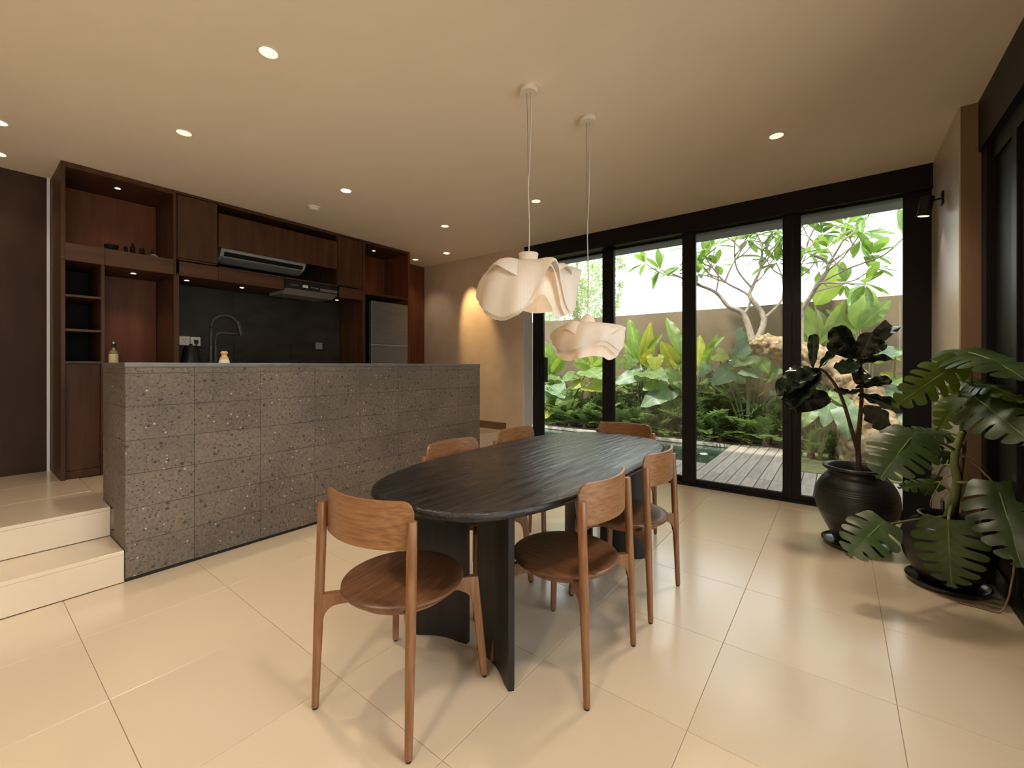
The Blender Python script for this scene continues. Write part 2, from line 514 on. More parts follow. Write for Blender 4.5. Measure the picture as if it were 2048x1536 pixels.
for i in range(len(xl) - 1):
    for j in range(len(yl) - 1):
        tile(xl[i] + GAP, xl[i + 1] - GAP, yl[j] + GAP, yl[j + 1] - GAP)

# kitchen platform and steps
plat = struct('floor_kitchen', bx(XK - 0.1, XS2 - 0.02, YB, YW + 0.1, -0.1, PLAT - 0.022), M['grout'])
step = struct('floor_step', bx(XS2 - 0.02, XS1 - 0.02, YB, YW + 0.1, -0.1, 0.183 - 0.022), M['grout'])
yl2 = [YB, -2.9, -2.2, -1.5, -0.8, -0.1, 0.60]
for a, b in zip(yl2[:-1], yl2[1:]):
    tile(XS2 + 0.002, XS1, a + GAP, b - GAP, 0.161, 0.183, step)                       # tread
    o = tile(XS1 - 0.02, XS1 - 0.001, a + GAP, b - GAP, 0.003, 0.160, step, 'riser')
    tile(XS2 - 0.02, XS2 - 0.001, a + GAP, b - GAP, 0.186, 0.343, plat, 'riser')
    tile(XS2 - 0.56, XS2, a + GAP, b - GAP, PLAT - 0.022, PLAT, plat)
    tile(-4.72, XS2 - 0.563, a + GAP, b - GAP, PLAT - 0.022, PLAT, plat)
    tile(XK + 0.001, -4.723, a + GAP, b - GAP, PLAT - 0.022, PLAT, plat)
for a, b in ((0.60, 1.3), (1.3, 2.0), (2.0, 2.7), (2.7, 3.4), (3.4, 4.0), (4.0, YW)):
    tile(-4.72, XS2 - 0.31, a + GAP, b - GAP, PLAT - 0.022, PLAT, plat)
for a, b in ((3.68, 4.13), (4.13, YW)):
    tile(XS2 + 0.002, XS1, a + GAP, b - GAP, 0.161, 0.183, step)
    tile(XS1 - 0.02, XS1 - 0.001, a + GAP, b - GAP, 0.003, 0.160, step, 'riser')
    tile(XS2 - 0.02, XS2 - 0.001, a + GAP, b - GAP, 0.186, 0.343, plat, 'riser')
    tile(XS2 - 0.308, XS2, a + GAP, b - GAP, PLAT - 0.022, PLAT, plat)

# ceiling (one slab that runs out to the eaves)
struct('ceiling', bx(XK - 0.35, 1.3, YB - 0.2, 4.62, CEIL, CEIL + 0.25), M['ceil'])
struct('eaves', bx(XK - 0.35, 1.3, 4.621, 5.62, 2.778, 3.05), M['soffit'])

# walls
struct('wall_left', bx(XK - 0.15, XK, YB, 4.58, 0.0, CEIL), M['brownwall'])
struct('trim_1', bx(XK, XK + 0.012, 0.478, 0.496, PLAT, CEIL), M['jamb'])
struct('wall_back', bx(XK - 0.15, -3.31, YW, YW + 0.2, 0.0, CEIL), M['plaster'])
struct('trim_2', bx(-3.311, -3.305, YW + 0.003, YW + 0.205, 0.0, 2.80), M['jamb'])
struct('baseboard_back', bx(XK, -3.60, YW - 0.014, YW, PLAT, PLAT + 0.10), M['skirt'])
struct('baseboard_left', bx(-5.27, -5.255, 3.86, 4.57, PLAT, PLAT + 0.10), M['skirt'])
struct('wall_right', bx(0.585, 1.0, 3.72, 4.82, 0.0, CEIL), M['taupe'])
struct('trim_3', bx(0.592, 0.99, 3.712, 3.722, 0.0, CEIL), M['pillar'])
# rear of the room, behind the camera
struct('wall_rear', bx(XK - 0.15, 1.05, YB - 0.15, YB, 0.0, CEIL), M['plaster'])

# ------------------------------------------------------------------ sliding window wall
struct('trim_4', bx(-3.31, 0.585, 4.60, 4.84, 2.63, CEIL), M['black'])                 # header
struct('trim_5', bx(-3.31, 0.585, 4.645, 4.86, -0.002, 0.018), M['black'])             # floor track
def win_panel(n, x0, x1, y, gl, gr, zb=0.07, zt=2.61, dy=0.045):
    """one sliding panel: x0..x1 outside, gl..gr glass"""
    w = sempty('window_%d' % n)
    obj('stile', bx(x0, gl, y, y + dy, 0.018, 2.66, 0.003), M['black'], w)
    obj('stile', bx(gr, x1, y, y + dy, 0.018, 2.66, 0.003), M['black'], w)
    obj('bottom_rail', bx(gl, gr, y, y + dy, 0.018, zb, 0.002), M['black'], w)
    obj('top_rail', bx(gl, gr, y, y + dy, zt, 2.66, 0.002), M['black'], w)
    obj('pane', bx(gl, gr, y + dy / 2 - 0.003, y + dy / 2 + 0.003, zb, zt), M['glass'], w)
    return w
def ywx(px, y):
    return at_y(px, 700, y).x
y1, y2, y3 = 4.79, 4.735, 4.665
w1 = win_panel(1, -3.304, ywx(1228, y1), y1, ywx(1086, y1), ywx(1204.5, y1))
w2 = win_panel(2, ywx(1206, y2), ywx(1391, y2), y2, ywx(1227, y2), ywx(1364, y2))
w3 = win_panel(3, ywx(1364, y3), ywx(1584, y3) - 0.001, y3, ywx(1391, y3), ywx(1565, y3))
w4 = win_panel(4, ywx(1584, y3) + 0.001, 0.585, y3, ywx(1602, y3), ywx(1806, y3))
# handles: vertical pull on panel 1, two small knobs of a lock on panel 4
hb = NB()
hx = ywx(1079, y1)
tube(hb, [(hx, y1 - 0.04, 1.02), (hx, y1 - 0.04, 1.36)], 0.010, 8)
tube(hb, [(hx, y1 - 0.04, 1.05), (hx, y1 + 0.005, 1.05)], 0.006, 6)
tube(hb, [(hx, y1 - 0.04, 1.33), (hx, y1 + 0.005, 1.33)], 0.006, 6)
obj('pull_handle', hb, M['black'], w1, smooth=True, angle=40)
obj('latch_block', bx(ywx(1082, y1), ywx(1092, y1), y1 - 0.03, y1 + 0.05, 1.03, 1.36, 0.004), M['black'], w1)
hb = NB()
lx = ywx(1592, y3)
box(hb, lx - 0.012, lx + 0.012, y3 - 0.008, y3, 0.70, 0.87, 0.003)
for z in (0.735, 0.83):
    tube(hb, [(lx, y3 - 0.024, z), (lx, y3, z)], 0.008, 10)
obj('lock_plate', hb, M['blackpl'], w4)

# right side: dark closed door leaf in view, then unseen glass doors added to let daylight in
for k, (a, b, x0, solid) in enumerate(((2.70, 3.71, 0.70, True), (0.60, 2.72, 0.755, False), (-1.55, 0.62, 0.70, False), (-3.55, -1.53, 0.755, False))):
    w = sempty('door_%d' % (k + 1))
    for (p, q) in ((a, a + 0.09), (b - 0.09, b)):
        obj('stile', bx(x0, x0 + 0.045, p, q, 0.02, 2.52, 0.003), M['black'], w)
    obj('bottom_rail', bx(x0, x0 + 0.045, a + 0.09, b - 0.09, 0.02, 0.12, 0.002), M['black'], w)
    obj('top_rail', bx(x0, x0 + 0.045, a + 0.09, b - 0.09, 2.42, 2.52, 0.002), M['black'], w)
    if solid:
        c_ = (a + b) / 2
        obj('stile', bx(x0 - 0.004, x0 + 0.045, c_ - 0.04, c_ + 0.04, 0.12, 2.42, 0.003), M['black'], w)
        obj('panel', bx(x0 + 0.015, x0 + 0.03, a + 0.09, c_ - 0.04, 0.12, 2.42), M['black'], w)
        obj('panel', bx(x0 + 0.015, x0 + 0.03, c_ + 0.04, b - 0.09, 0.12, 2.42), M['black'], w)
    else:
        obj('pane', bx(x0 + 0.02, x0 + 0.026, a + 0.09, b - 0.09, 0.12, 2.42), M['glass'], w)
struct('trim_6', bx(0.665, 1.0, YB, 3.711, 2.52, CEIL), M['black'])
struct('trim_7', bx(0.677, 0.76, 3.60, 3.711, 0.0, 2.52), M['black'])
struct('trim_8', bx(XR, 1.0, YB, 3.711, -0.05, 0.012), M['black'])
struct('wall_side', bx(0.93, 1.05, 2.75, 3.711, 0.012, 2.52), M['black'])

# ------------------------------------------------------------------ garden setting
struct('garden_ground', bx(-14, 9, 5.9, 16, -0.7, -0.35), M['earth'])
struct('garden_bed', bx(-8, 6, 7.62, 8.16, -0.34, 0.0), M['earth'])
struct('garden_lawn', bx(-0.40, 6, 6.15, 7.62, -0.34, -0.012), M['grass'])
GW = 8.16
struct('garden_wall', bx(-9, 7, GW, GW + 0.18, -0.3, 2.25), M['gwall'])
struct('garden_wall_side', bx(2.6, 2.8, 4.84, GW, -0.3, 2.25), M['gwall'])
struct('terrace_base', bx(-9, 2.6, 4.87, 5.86, -0.4, -0.05), M['earth'])
struct('terrace_base_side', bx(-1.36, -0.42, 5.86, 7.62, -0.34, -0.05), M['earth'])
deck = sempty('deck')
deck_cache = {}
def plank(x0, x1, y0, y1):
    key = (round(x1 - x0, 3), round(y1 - y0, 3))
    if key not in deck_cache:
        w, h = key
        o = obj('plank', bx(-w / 2, w / 2, -h / 2, h / 2, -0.03, 0, 0.003), M['deck'], deck)
        deck_cache[key] = o.data
    else:
        o = link('plank', deck_cache[key], deck)
    o.location = ((x0 + x1) / 2, (y0 + y1) / 2, -0.012)
PW = 0.128
x = -3.9
k = 0
while x < 1.6:
    plank(x, x + PW - 0.008, 4.88, 5.45)
    x1 = x + PW - 0.008
    if -1.37 < x < -0.5:
        plank(x, x1, 5.456, 7.62)
    elif x <= -1.37:
        plank(x, x1, 5.456, 5.90)
    else:
        plank(x, x1, 5.456, 6.12)
    x += PW
    k += 1
# pool: basin, water, pale coping along the far side
pb = NB()
box(pb, -9, -1.36, 5.86, 7.62, -0.348, -0.30)
box(pb, -9, -1.36, 7.56, 7.62, -0.30, -0.08)
struct('pool_basin', pb, M['pool'])
wm = bpy.data.materials.new('pool_water')
wm.use_nodes = True
wb_ = wm.node_tree.nodes['Principled BSDF']
wb_.inputs['Base Color'].default_value = (0.035, 0.062, 0.046, 1)
wb_.inputs['Roughness'].default_value = 0.05
wn = wm.node_tree.nodes.new('ShaderNodeTexNoise'); wn.inputs['Scale'].default_value = 5
wbp = wm.node_tree.nodes.new('ShaderNodeBump'); wbp.inputs['Strength'].default_value = 0.12
wm.node_tree.links.new(wn.outputs[0], wbp.inputs['Height'])
wm.node_tree.links.new(wbp.outputs[0], wb_.inputs['Normal'])
struct('pool_water', bx(-9, -1.37, 5.90, 7.56, -0.10, -0.075), wm)
pl_ = thing('pool_light', 'round white pool light near the deck edge', 'pool light', (-1.60, 6.84, -0.075))
obj('disc', lathe(NB(), [(0, 0.004), (0.05, 0.003), (0.055, 0.0), (0, 0)], 24), M['white'], pl_, True, 40)
obj('rim', lathe(NB(), [(0.056, 0.0), (0.060, 0.004), (0.064, 0.0)], 24), M['steelb'], pl_, True, 40)
struct('pool_coping', bx(-9, -1.36, 7.54, 7.66, -0.07, -0.02, 0.004), M['coping'])
# unseen pale ground outside, added to bounce sunlight up to the ceiling
struct('rear_bounce_ground', bx(-9, 1.3, -12, YB - 0.3, -0.25, -0.05), M['coping'])
struct('side_bounce_ground', bx(1.3, 9, -12, 4.8, -0.25, -0.05), M['coping'])

# ================================================================== KITCHEN ISLAND
isl = thing('kitchen_island', 'long kitchen island clad in speckled grey-brown stone tiles', 'island', (XS1, 0.604, 0))
def rel(o, p):  # place a part given in world coordinates under a thing at p
    o.location = -Vector(p)
    return o
IP = (XS1, 0.604, 0)
rel(obj('core', bx(XS1 - 0.595, XS1 - 0.013, 0.617, 3.663, 0.0, 1.236), M['islgrout'], isl), IP)
rel(obj('base_strip', bx(XS1 - 0.595, XS1 + 0.001, 0.606, 3.672, 0.0, 0.016), M['blackpl'], isl), IP)  # black strip painting in the shaded gap at the island foot
zr = [0.017, 0.219, 0.415, 0.616, 0.812, 1.009, 1.204, 1.240]
yc = [0.604, 0.938, 1.331, 1.729, 2.127, 2.53, 2.934, 3.332, 3.676]
tc_cache = {}
def clad(x0, x1, y0, y1, z0, z1):
    key = (round(x1 - x0, 3), round(y1 - y0, 3), round(z1 - z0, 3))
    if key not in tc_cache:
        a, b, c = key
        o = obj('stone_tile', bx(-a / 2, a / 2, -b / 2, b / 2, -c / 2, c / 2, 0.0008), M['stone'], isl)
        tc_cache[key] = o.data
    else:
        o = link('stone_tile', tc_cache[key], isl)
    o.location = Vector(((x0 + x1) / 2, (y0 + y1) / 2, (z0 + z1) / 2)) - Vector(IP)
g = 0.0011
for i in range(len(yc) - 1):
    for j in range(len(zr) - 1):
        j_ = rnd.uniform(0, 0.0012)
        clad(XS1 - 0.013, XS1 + j_, yc[i] + g, yc[i + 1] - g, zr[j] + g, zr[j + 1] - g)
for j in range(len(zr) - 1):
    for a, b in ((XS1 - 0.595, XS1 - 0.30), (XS1 - 0.30, XS1 - 0.013)):
        clad(a + g, b - g, 0.604, 0.617, max(zr[j], 0.366 if b < XS2 + 0.06 else 0.183 if b < XS1 - 0.1 else 0.006) + g if zr[j + 1] > 0.37 else zr[j] + g, zr[j + 1] - g)
        clad(a + g, b - g, 3.663, 3.676, zr[j] + g, zr[j + 1] - g)
tag(obj('island_worktop', bx(XS1 - 0.60, XS1 + 0.004, 0.600, 3.680, 1.2405, 1.267, 0.003), M['slab']),
    'grey stone worktop slab on the speckled kitchen island', 'worktop')

# ================================================================== KITCHEN CABINETS
XF = -4.71
T = 0.02
def unit(name, label, y0):
    return thing(name, label, 'cabinet', (XF, y0, 0))
def pan(u, name, x0, x1, y0, y1, z0, z1, m=None, bev=0.0015):
    o = obj(name, bx(x0, x1, y0, y1, z0, z1, bev), m or M['cab'], u)
    o.location = -u.location
    return o
XB = XK + 0.014
# shelf column on the left, full height
u = unit('shelf_column', 'narrow dark wood shelf column beside the brown wall', 0.50)
pan(u, 'side_panel', XB, XF, 0.500, 0.525, PLAT, 2.06)
pan(u, 'side_panel', XB, XF, 0.724, 0.7465, PLAT, 2.06)
pan(u, 'back_panel', XB, XB + 0.012, 0.525, 0.724, PLAT, 2.06, M['dark'])
for z in (1.283, 1.534, 1.800):
    pan(u, 'shelf', XB + 0.012, XF, 0.525, 0.724, z - 0.018, z, M['cab_h'])
pan(u, 'door', XF - 0.055, XF - 0.035, 0.526, 0.723, 0.43, 1.263)
pan(u, 'base_strip', XF - 0.05, XF - 0.03, 0.526, 0.723, PLAT, 0.428)
# open display box above
u = unit('display_box', 'large open display box at the top left of the kitchen cabinets', 0.50)
pan(u, 'side_panel', XB, XF, 0.500, 0.525, 2.062, 2.817)
pan(u, 'side_panel', XB, XF, 1.193, 1.216, 2.062, 2.817)
pan(u, 'back_panel', XB, XB + 0.012, 0.525, 1.193, 2.20, 2.775, M['cabin'])
pan(u, 'top_panel', XB, XF, 0.525, 1.193, 2.777, 2.817)
pan(u, 'bottom_panel', XB, XF - 0.021, 0.525, 1.193, 2.176, 2.199, M['cab_h'])
pan(u, 'fascia_rail', XF - 0.02, XF, 0.525, 0.7465, 2.062, 2.197, M['cab_h'])
pan(u, 'fascia_rail', XF - 0.02, XF, 0.7475, 1.193, 2.062, 2.197, M['cab_h'])
pan(u, 'soffit', XB, XF - 0.021, 0.525, 1.193, 2.0625, 2.08, M['cab_h'])
# wood-lined niche
u = unit('niche_unit', 'tall red-brown wood lined niche behind the island', 0.7465)
pan(u, 'back_panel', XB, XB + 0.012, 0.748, 1.195, 1.24, 2.06, M['cabin'])
pan(u, 'side_panel', XB, XF, 1.196, 1.236, 1.24, 2.06)
# wall cupboard with one door
def cupboard(y0, y1, label, railz=True):
    u = unit('wall_cupboard', label, y0)
    pan(u, 'side_panel', XB, XF - 0.022, y0, y0 + 0.018, 2.21, 2.817)
    pan(u, 'side_panel', XB, XF - 0.022, y1 - 0.018, y1, 2.21, 2.817)
    pan(u, 'back_panel', XB, XB + 0.012, y0 + 0.018, y1 - 0.018, 2.21, 2.79)
    pan(u, 'top_panel', XB, XF, y0, y1, 2.797, 2.817)
    pan(u, 'bottom_panel', XB, XF - 0.022, y0 + 0.018, y1 - 0.018, 2.205, 2.222)
    pan(u, 'door', XF - 0.021, XF - 0.002, y0 + 0.008, y1 - 0.006, 2.222, 2.790)
    pan(u, 'fascia_rail', XF - 0.02, XF, y0 + 0.02, y1, 2.062, 2.190, M['cab_h'])
    pan(u, 'soffit', XB, XF - 0.021, y0, y1, 2.062, 2.08, M['cab_h'])
    return u
cupboard(1.217, 1.541, 'wall cupboard with one plain door left of the air conditioner')
cupboard(2.768, 3.100, 'wall cupboard with one plain door right of the air conditioner')
# air conditioner bay
u = unit('air_conditioner_bay', 'wide wood cabinet bay around the air conditioner', 1.542)
pan(u, 'top_panel', XB, XF, 1.542, 2.767, 2.785, 2.817)
pan(u, 'back_panel', XB, XB + 0.012, 1.543, 2.766, 2.20, 2.784, M['dark'])
pan(u, 'front_panel', XF - 0.022, XF - 0.002, 1.545, 2.764, 2.388, 2.712)
pan(u, 'bottom_panel', XB, XF, 1.543, 2.766, 2.183, 2.199, M['cab_h'])
pan(u, 'fascia_rail', XF - 0.02, XF, 1.543, 2.156, 2.062, 2.181, M['cab_h'])
pan(u, 'soffit', XB, XF - 0.021, 1.543, 2.156, 2.062, 2.08, M['cab_h'])
# fridge housing
u = unit('fridge_housing', 'red-brown open cabinet above the refrigerator', 3.101)
pan(u, 'side_panel', XB, XF, 3.101, 3.140, PLAT, 2.817)
pan(u, 'side_panel', XB, XF, 3.812, 3.842, PLAT, 2.817, M['cabin'])
pan(u, 'top_panel', XB, XF, 3.140, 3.812, 2.785, 2.817)
pan(u, 'shelf', XB, XF, 3.140, 3.812, 2.148, 2.176, M['cab_h'])
pan(u, 'back_panel', XB, XB + 0.012, 3.140, 3.812, 2.176, 2.785, M['cabin'])
# splashback and rear worktop with base cupboards
sp = thing('splashback', 'dark stone splashback between the niche and the refrigerator', 'splashback', (XB, 1.237, 1.24))
for a, b in ((1.237, 1.86), (1.862, 2.48), (2.482, 3.100)):
    o = obj('stone_panel', bx(XB, XB + 0.012, a, b, 1.24, 2.06, 0.001), M['splash'], sp)
    o.location = -sp.location
tag(obj('rear_worktop', bx(XB, XF + 0.05, 0.75, 3.098, 1.20, 1.2385, 0.003), M['slab']), 'dark stone worktop along the kitchen splashback', 'worktop')
for k, (a, b) in enumerate(((0.7475, 1.33), (1.332, 1.92), (1.922, 2.51), (2.512, 3.098))):
    u = unit('base_cupboard', 'base cupboard under the rear worktop, number %d from the shelf column' % (k + 1), a)
    u['label'] = ['base cupboard under the rear worktop next to the shelf column', 'base cupboard under the rear worktop behind the tap',
                  'base cupboard under the rear worktop left of the extractor hood', 'base cupboard under the rear worktop next to the refrigerator'][k]
    pan(u, 'carcass', XB, XF - 0.022, a, b, PLAT, 1.198)
    pan(u, 'door', XF - 0.021, XF, a + 0.002, b - 0.002, PLAT + 0.08, 1.196)
struct('trim_9', bx(XK, XK + 0.013, 3.845, 4.575, PLAT, CEIL - 0.002), M['cabin'])
# air conditioner
ac = thing('air_conditioner', 'white split air conditioner tucked under the cabinet panel', 'air conditioner', (XB + 0.2, 1.6, 2.3))
prof = [(0, 2.31), (0.15, 2.295), (0.27, 2.335), (0.31, 2.385), (0.31, 2.59), (0, 2.59)]
b_ = NB()
prism(b_, [(q, z) for q, z in prof], Vector((XB + 0.13, 0, 0)), Vector((1, 0, 0)), Vector((0, 0, 1)), Vector((0, 1, 0)), 1.60, 2.44)
o = obj('body', b_, M['acgrey'], ac); o.location = -ac.location
b_ = NB()
prism(b_, [(0.155, 2.291), (0.268, 2.329), (0.272, 2.322), (0.160, 2.284)], Vector((XB + 0.13, 0, 0)), Vector((1, 0, 0)), Vector((0, 0, 1)), Vector((0, 1, 0)), 1.63, 2.41)
o = obj('louvre', b_, M['grey'], ac); o.location = -ac.location
b_ = NB()
prism(b_, [(0.280, 2.340), (0.309, 2.376), (0.313, 2.373), (0.285, 2.336)], Vector((XB + 0.13, 0, 0)), Vector((1, 0, 0)), Vector((0, 0, 1)), Vector((0, 1, 0)), 1.63, 2.41)
o = obj('air_outlet', b_, M['blackpl'], ac); o.location = -ac.location
# extractor hood
hd = thing('extractor_hood', 'black slimline extractor hood with buttons and display', 'hood', (XF, 2.46, 2.06))
b_ = NB(); box(b_, XF - 0.40, XF + 0.012, 2.162, 2.762, 2.085, 2.178, 0.004)
o = obj('body', b_, M['blackpl'], hd); o.location = -hd.location
b_ = NB()
prism(b_, [(-0.40, 2.085), (0.005, 2.085), (-0.10, 2.035), (-0.40, 2.035)], Vector((XF, 0, 0)), Vector((1, 0, 0)), Vector((0, 0, 1)), Vector((0, 1, 0)), 2.17, 2.755)
o = obj('filter_tray', b_, M['grey'], hd); o.location = -hd.location
pan(hd, 'display', XF + 0.012, XF + 0.0135, 2.345, 2.405, 2.112, 2.140, M['mark'], 0)
pan(hd, 'maker_plate', XF + 0.012, XF + 0.0135, 2.215, 2.295, 2.120, 2.128, M['grey'], 0)
for k in range(5):
    b_ = NB(); tube(b_, [(XF + 0.011, 2.445 + 0.018 * k, 2.125), (XF + 0.015, 2.445 + 0.018 * k, 2.125)], 0.0042, 8)
    o = obj('button', b_, M['mark'], hd); o.location = -hd.location
pan(hd, 'lamp_bar', XF + 0.012, XF + 0.016, 2.545, 2.752, 2.098, 2.128, M['steel'], 0.002)
# refrigerator
fr = thing('refrigerator', 'dark grey steel refrigerator with freezer door on top', 'refrigerator', (XF - 0.3, 3.5, PLAT))
def fpan(name, *a, m=M['steel'], bev=0.004):
    o = obj(name, bx(*a, bev, 2), m, fr); o.location = -fr.location; return o
fpan('body', XB + 0.02, XF - 0.045, 3.222, 3.802, PLAT + 0.02, 2.065, m=M['blackpl'])
fpan('freezer_door', XF - 0.044, XF + 0.006, 3.224, 3.800, 1.528, 2.075)
fpan('lower_door', XF - 0.044, XF + 0.006, 3.224, 3.800, PLAT + 0.03, 1.512)
fpan('door_trim', XF - 0.044, XF + 0.009, 3.224, 3.800, 1.513, 1.524, m=M['steelb'], bev=0.001)
for y in (3.24, 3.78):
    fpan('foot', XF - 0.1, XF - 0.06, y - 0.015, y + 0.015, PLAT, PLAT + 0.02, m=M['blackpl'], bev=0)
# wall sockets
def socket(y0, y1, z0, z1, label, m, holes=True):
    s = thing('wall_socket', label, 'socket', (XB + 0.012, (y0 + y1) / 2, z0))
    o = obj('plate', bx(XB + 0.0125, XB + 0.022, y0, y1, z0, z1, 0.002), m, s); o.location = -s.location
    b_ = NB()
    ym = (y0 + y1) / 2
    for dy, dz in ((-0.012, 0.058), (0.012, 0.058), (0, 0.036)):
        tube(b_, [(XB + 0.0215, ym + dy, z0 + dz), (XB + 0.0228, ym + dy, z0 + dz)], 0.004, 8)
    o = obj('contact_holes', b_, M['blackpl'], s); o.location = -s.location
    return s
socket(1.375, 1.462, 1.455, 1.545, 'white wall socket half hidden by the niche post', M['white'])
socket(1.467, 1.554, 1.452, 1.542, 'white wall socket behind the kettle cord', M['white'])
socket(2.78, 2.865, 1.455, 1.54, 'dark wall socket on the right of the splashback', M['grey'])
ts = thing('wall_socket', 'small black socket low on the taupe wall behind the monstera', 'socket', (0.585, 4.20, 0.22))
obj('plate', bx(-0.008, -0.0005, -0.045, 0.045, 0.0, 0.09, 0.002), M['blackpl'], ts)
b_ = NB()
for dy, dz in ((-0.012, 0.058), (0.012, 0.058), (0, 0.036)):
    tube(b_, [(-0.0095, dy, dz), (-0.0075, dy, dz)], 0.004, 8)
obj('contact_holes', b_, M['grey'], ts)
# kettle
kt = thing('kettle', 'black electric kettle on the rear worktop', 'kettle', (-4.86, 1.365, 1.2385))
obj('body', lathe(NB(), [(0, 0), (0.075, 0), (0.078, 0.012), (0.072, 0.10), (0.060, 0.165), (0.052, 0.185), (0, 0.187)], 28), M['blackpl'], kt, True, 40)
obj('lid', lathe(NB(), [(0.05, 0.186), (0.045, 0.196), (0.014, 0.202), (0.012, 0.216), (0, 0.218)], 24), M['blackpl'], kt, True, 40)
obj('handle', tube(NB(), smooth_path([(0, 0.05, 0.18), (0, 0.10, 0.185), (0, 0.122, 0.13), (0, 0.10, 0.06), (0, 0.068, 0.04)]), 0.009, 8), M['blackpl'], kt, True)
obj('power_cord', tube(NB(), smooth_path([(-0.05, 0.08, 0.01), (-0.20, 0.15, 0.02), (-0.34, 0.16, 0.10), (-0.345, 0.145, 0.22), (-0.345, 0.145, 0.255)]), 0.004, 6), M['blackpl'], kt, True)
obj('plug', bx(-0.360, -0.33, 0.13, 0.16, 0.235, 0.272, 0.004), M['blackpl'], kt)
# tap on the island
tp = thing('kitchen_tap', 'tall black gooseneck kitchen tap with pull-down spout', 'tap', (-3.72, 1.17, 1.267))
obj('base', lathe(NB(), [(0, 0), (0.026, 0), (0.026, 0.012), (0.019, 0.016), (0.019, 0.12), (0.014, 0.124), (0.014, 0.13)], 20), M['blackpl'], tp, True, 40)
arc = [(0, 0, 0.10), (0, 0, 0.26)]
for k in range(0, 9):
    a = PI - PI * 0.86 * k / 8
    arc.append((0, 0.095 + 0.095 * math.cos(a), 0.265 + 0.095 * math.sin(a)))
obj('gooseneck', tube(NB(), smooth_path(arc, 3), 0.0125, 12), M['blackpl'], tp, True)
e = Vector(arc[-1])
obj('spout', tube(NB(), [e + Vector((0, 0, 0.02)), e + Vector((0, 0.006, -0.02)), e + Vector((0, 0.02, -0.085))], [0.014, 0.016, 0.015], 12), M['blackpl'], tp, True, 50)
obj('spout_arm', tube(NB(), smooth_path([(0.03, 0.02, 0.08), (0.03, 0.02, 0.19), (0.026, 0.045, 0.222), (0.012, 0.10, 0.226), (0.0, 0.185, 0.222)]), 0.0075, 10), M['blackpl'], tp, True)
obj('arm_post', tube(NB(), [(0.03, 0.02, 0.0), (0.03, 0.02, 0.12)], 0.013, 12), M['blackpl'], tp, True, 40)
# dish brush with wooden knob
db = thing('dish_brush', 'round dish brush with turned wooden knob and white bristles', 'brush', (-3.42, 1.155, 1.267))
obj('bristles', lathe(NB(), [(0, 0), (0.033, 0), (0.030, 0.02), (0.026, 0.026), (0, 0.026)], 20), M['bristle'], db, True, 40)
obj('knob', lathe(NB(), [(0, 0.026), (0.027, 0.026), (0.027, 0.034), (0.018, 0.048), (0.015, 0.056), (0.022, 0.066), (0.023, 0.074), (0.016, 0.082), (0, 0.084)], 24), M['amber'], db, True, 40)
# bottle with a label beside the shelf column
bt = thing('bottle', 'small bottle with cream label in the wood niche', 'bottle', (-4.72, 0.80, 1.2385))
obj('glass_body', lathe(NB(), [(0, 0), (0.027, 0), (0.029, 0.006), (0.029, 0.115), (0.026, 0.128), (0.012, 0.140), (0.011, 0.16), (0, 0.16)], 24), M['bottle'], bt, True, 40)
obj('paper_label', lathe(NB(), [(0.0293, 0.035), (0.0296, 0.036), (0.0296, 0.104), (0.0293, 0.105)], 24), M['label'], bt, True)
obj('cap', lathe(NB(), [(0.013, 0.158), (0.014, 0.16), (0.014, 0.185), (0.010, 0.19), (0, 0.19)], 16), M['blackpl'], bt, True, 40)
obj('pump_tip', lathe(NB(), [(0.006, 0.19), (0.006, 0.205), (0, 0.206)], 10), M['white'], bt, True, 40)
# small things on the display shelf
SH = 2.1995
def small(name, label, cat, y, x, prof, m=M['dark'], extra=None):
    t = thing(name, label, cat, (x, y, SH))
    obj('body', lathe(NB(), prof, 16), m, t, True, 40)
    if extra: obj(extra[0], lathe(NB(), extra[1], 16), extra[2], t, True, 40)
small('bowl', 'low dark bowl left on the display shelf', 'bowl', 0.80, -4.80, [(0, 0), (0.022, 0), (0.045, 0.03), (0.047, 0.05), (0.040, 0.048), (0, 0.012)], extra=('foot_ring', [(0.024, 0), (0.026, 0.004), (0.022, 0.008)], M['blackpl']))
small('pepper_mill', 'slim dark mill on the display shelf beside the tallest bottle', 'mill', 0.895, -4.82, [(0, 0), (0.017, 0), (0.012, 0.03), (0.015, 0.055), (0, 0.058)], extra=('crown', [(0.006, 0.058), (0.010, 0.066), (0, 0.074)], M['blackpl']))
small('sauce_bottle', 'tallest dark bottle on the display shelf', 'bottle', 0.935, -4.80, [(0, 0), (0.018, 0), (0.018, 0.06), (0.009, 0.075), (0.008, 0.09), (0, 0.09)], extra=('cap', [(0.009, 0.088), (0.009, 0.10), (0, 0.10)], M['blackpl']))
small('spice_jar', 'short dark jar right of the tallest bottle on the display shelf', 'jar', 0.995, -4.80, [(0, 0), (0.019, 0), (0.019, 0.05), (0.014, 0.056), (0, 0.056)], extra=('lid', [(0.016, 0.056), (0.016, 0.068), (0, 0.07)], M['blackpl']))
small('oil_flask', 'dark flask at the right on the display shelf', 'flask', 1.075, -4.84, [(0, 0), (0.022, 0), (0.024, 0.03), (0.010, 0.05), (0.008, 0.07), (0, 0.07)], extra=('stopper', [(0.008, 0.07), (0.009, 0.082), (0, 0.084)], M['blackpl']))
cd = thing('folded_card', 'small white folded card lying on the display shelf', 'card', (-4.745, 1.055, SH), 0.3)
b_ = NB()
prism(b_, [(-0.035, 0), (0.0, 0.016), (0.035, 0), (0.033, 0), (0, 0.013), (-0.033, 0)], Vector((0, 0, 0.001)), Vector((0, 1, 0)), Vector((0, 0, 1)), Vector((1, 0, 0)), -0.025, 0.025)
obj('leaf', b_, M['white'], cd)
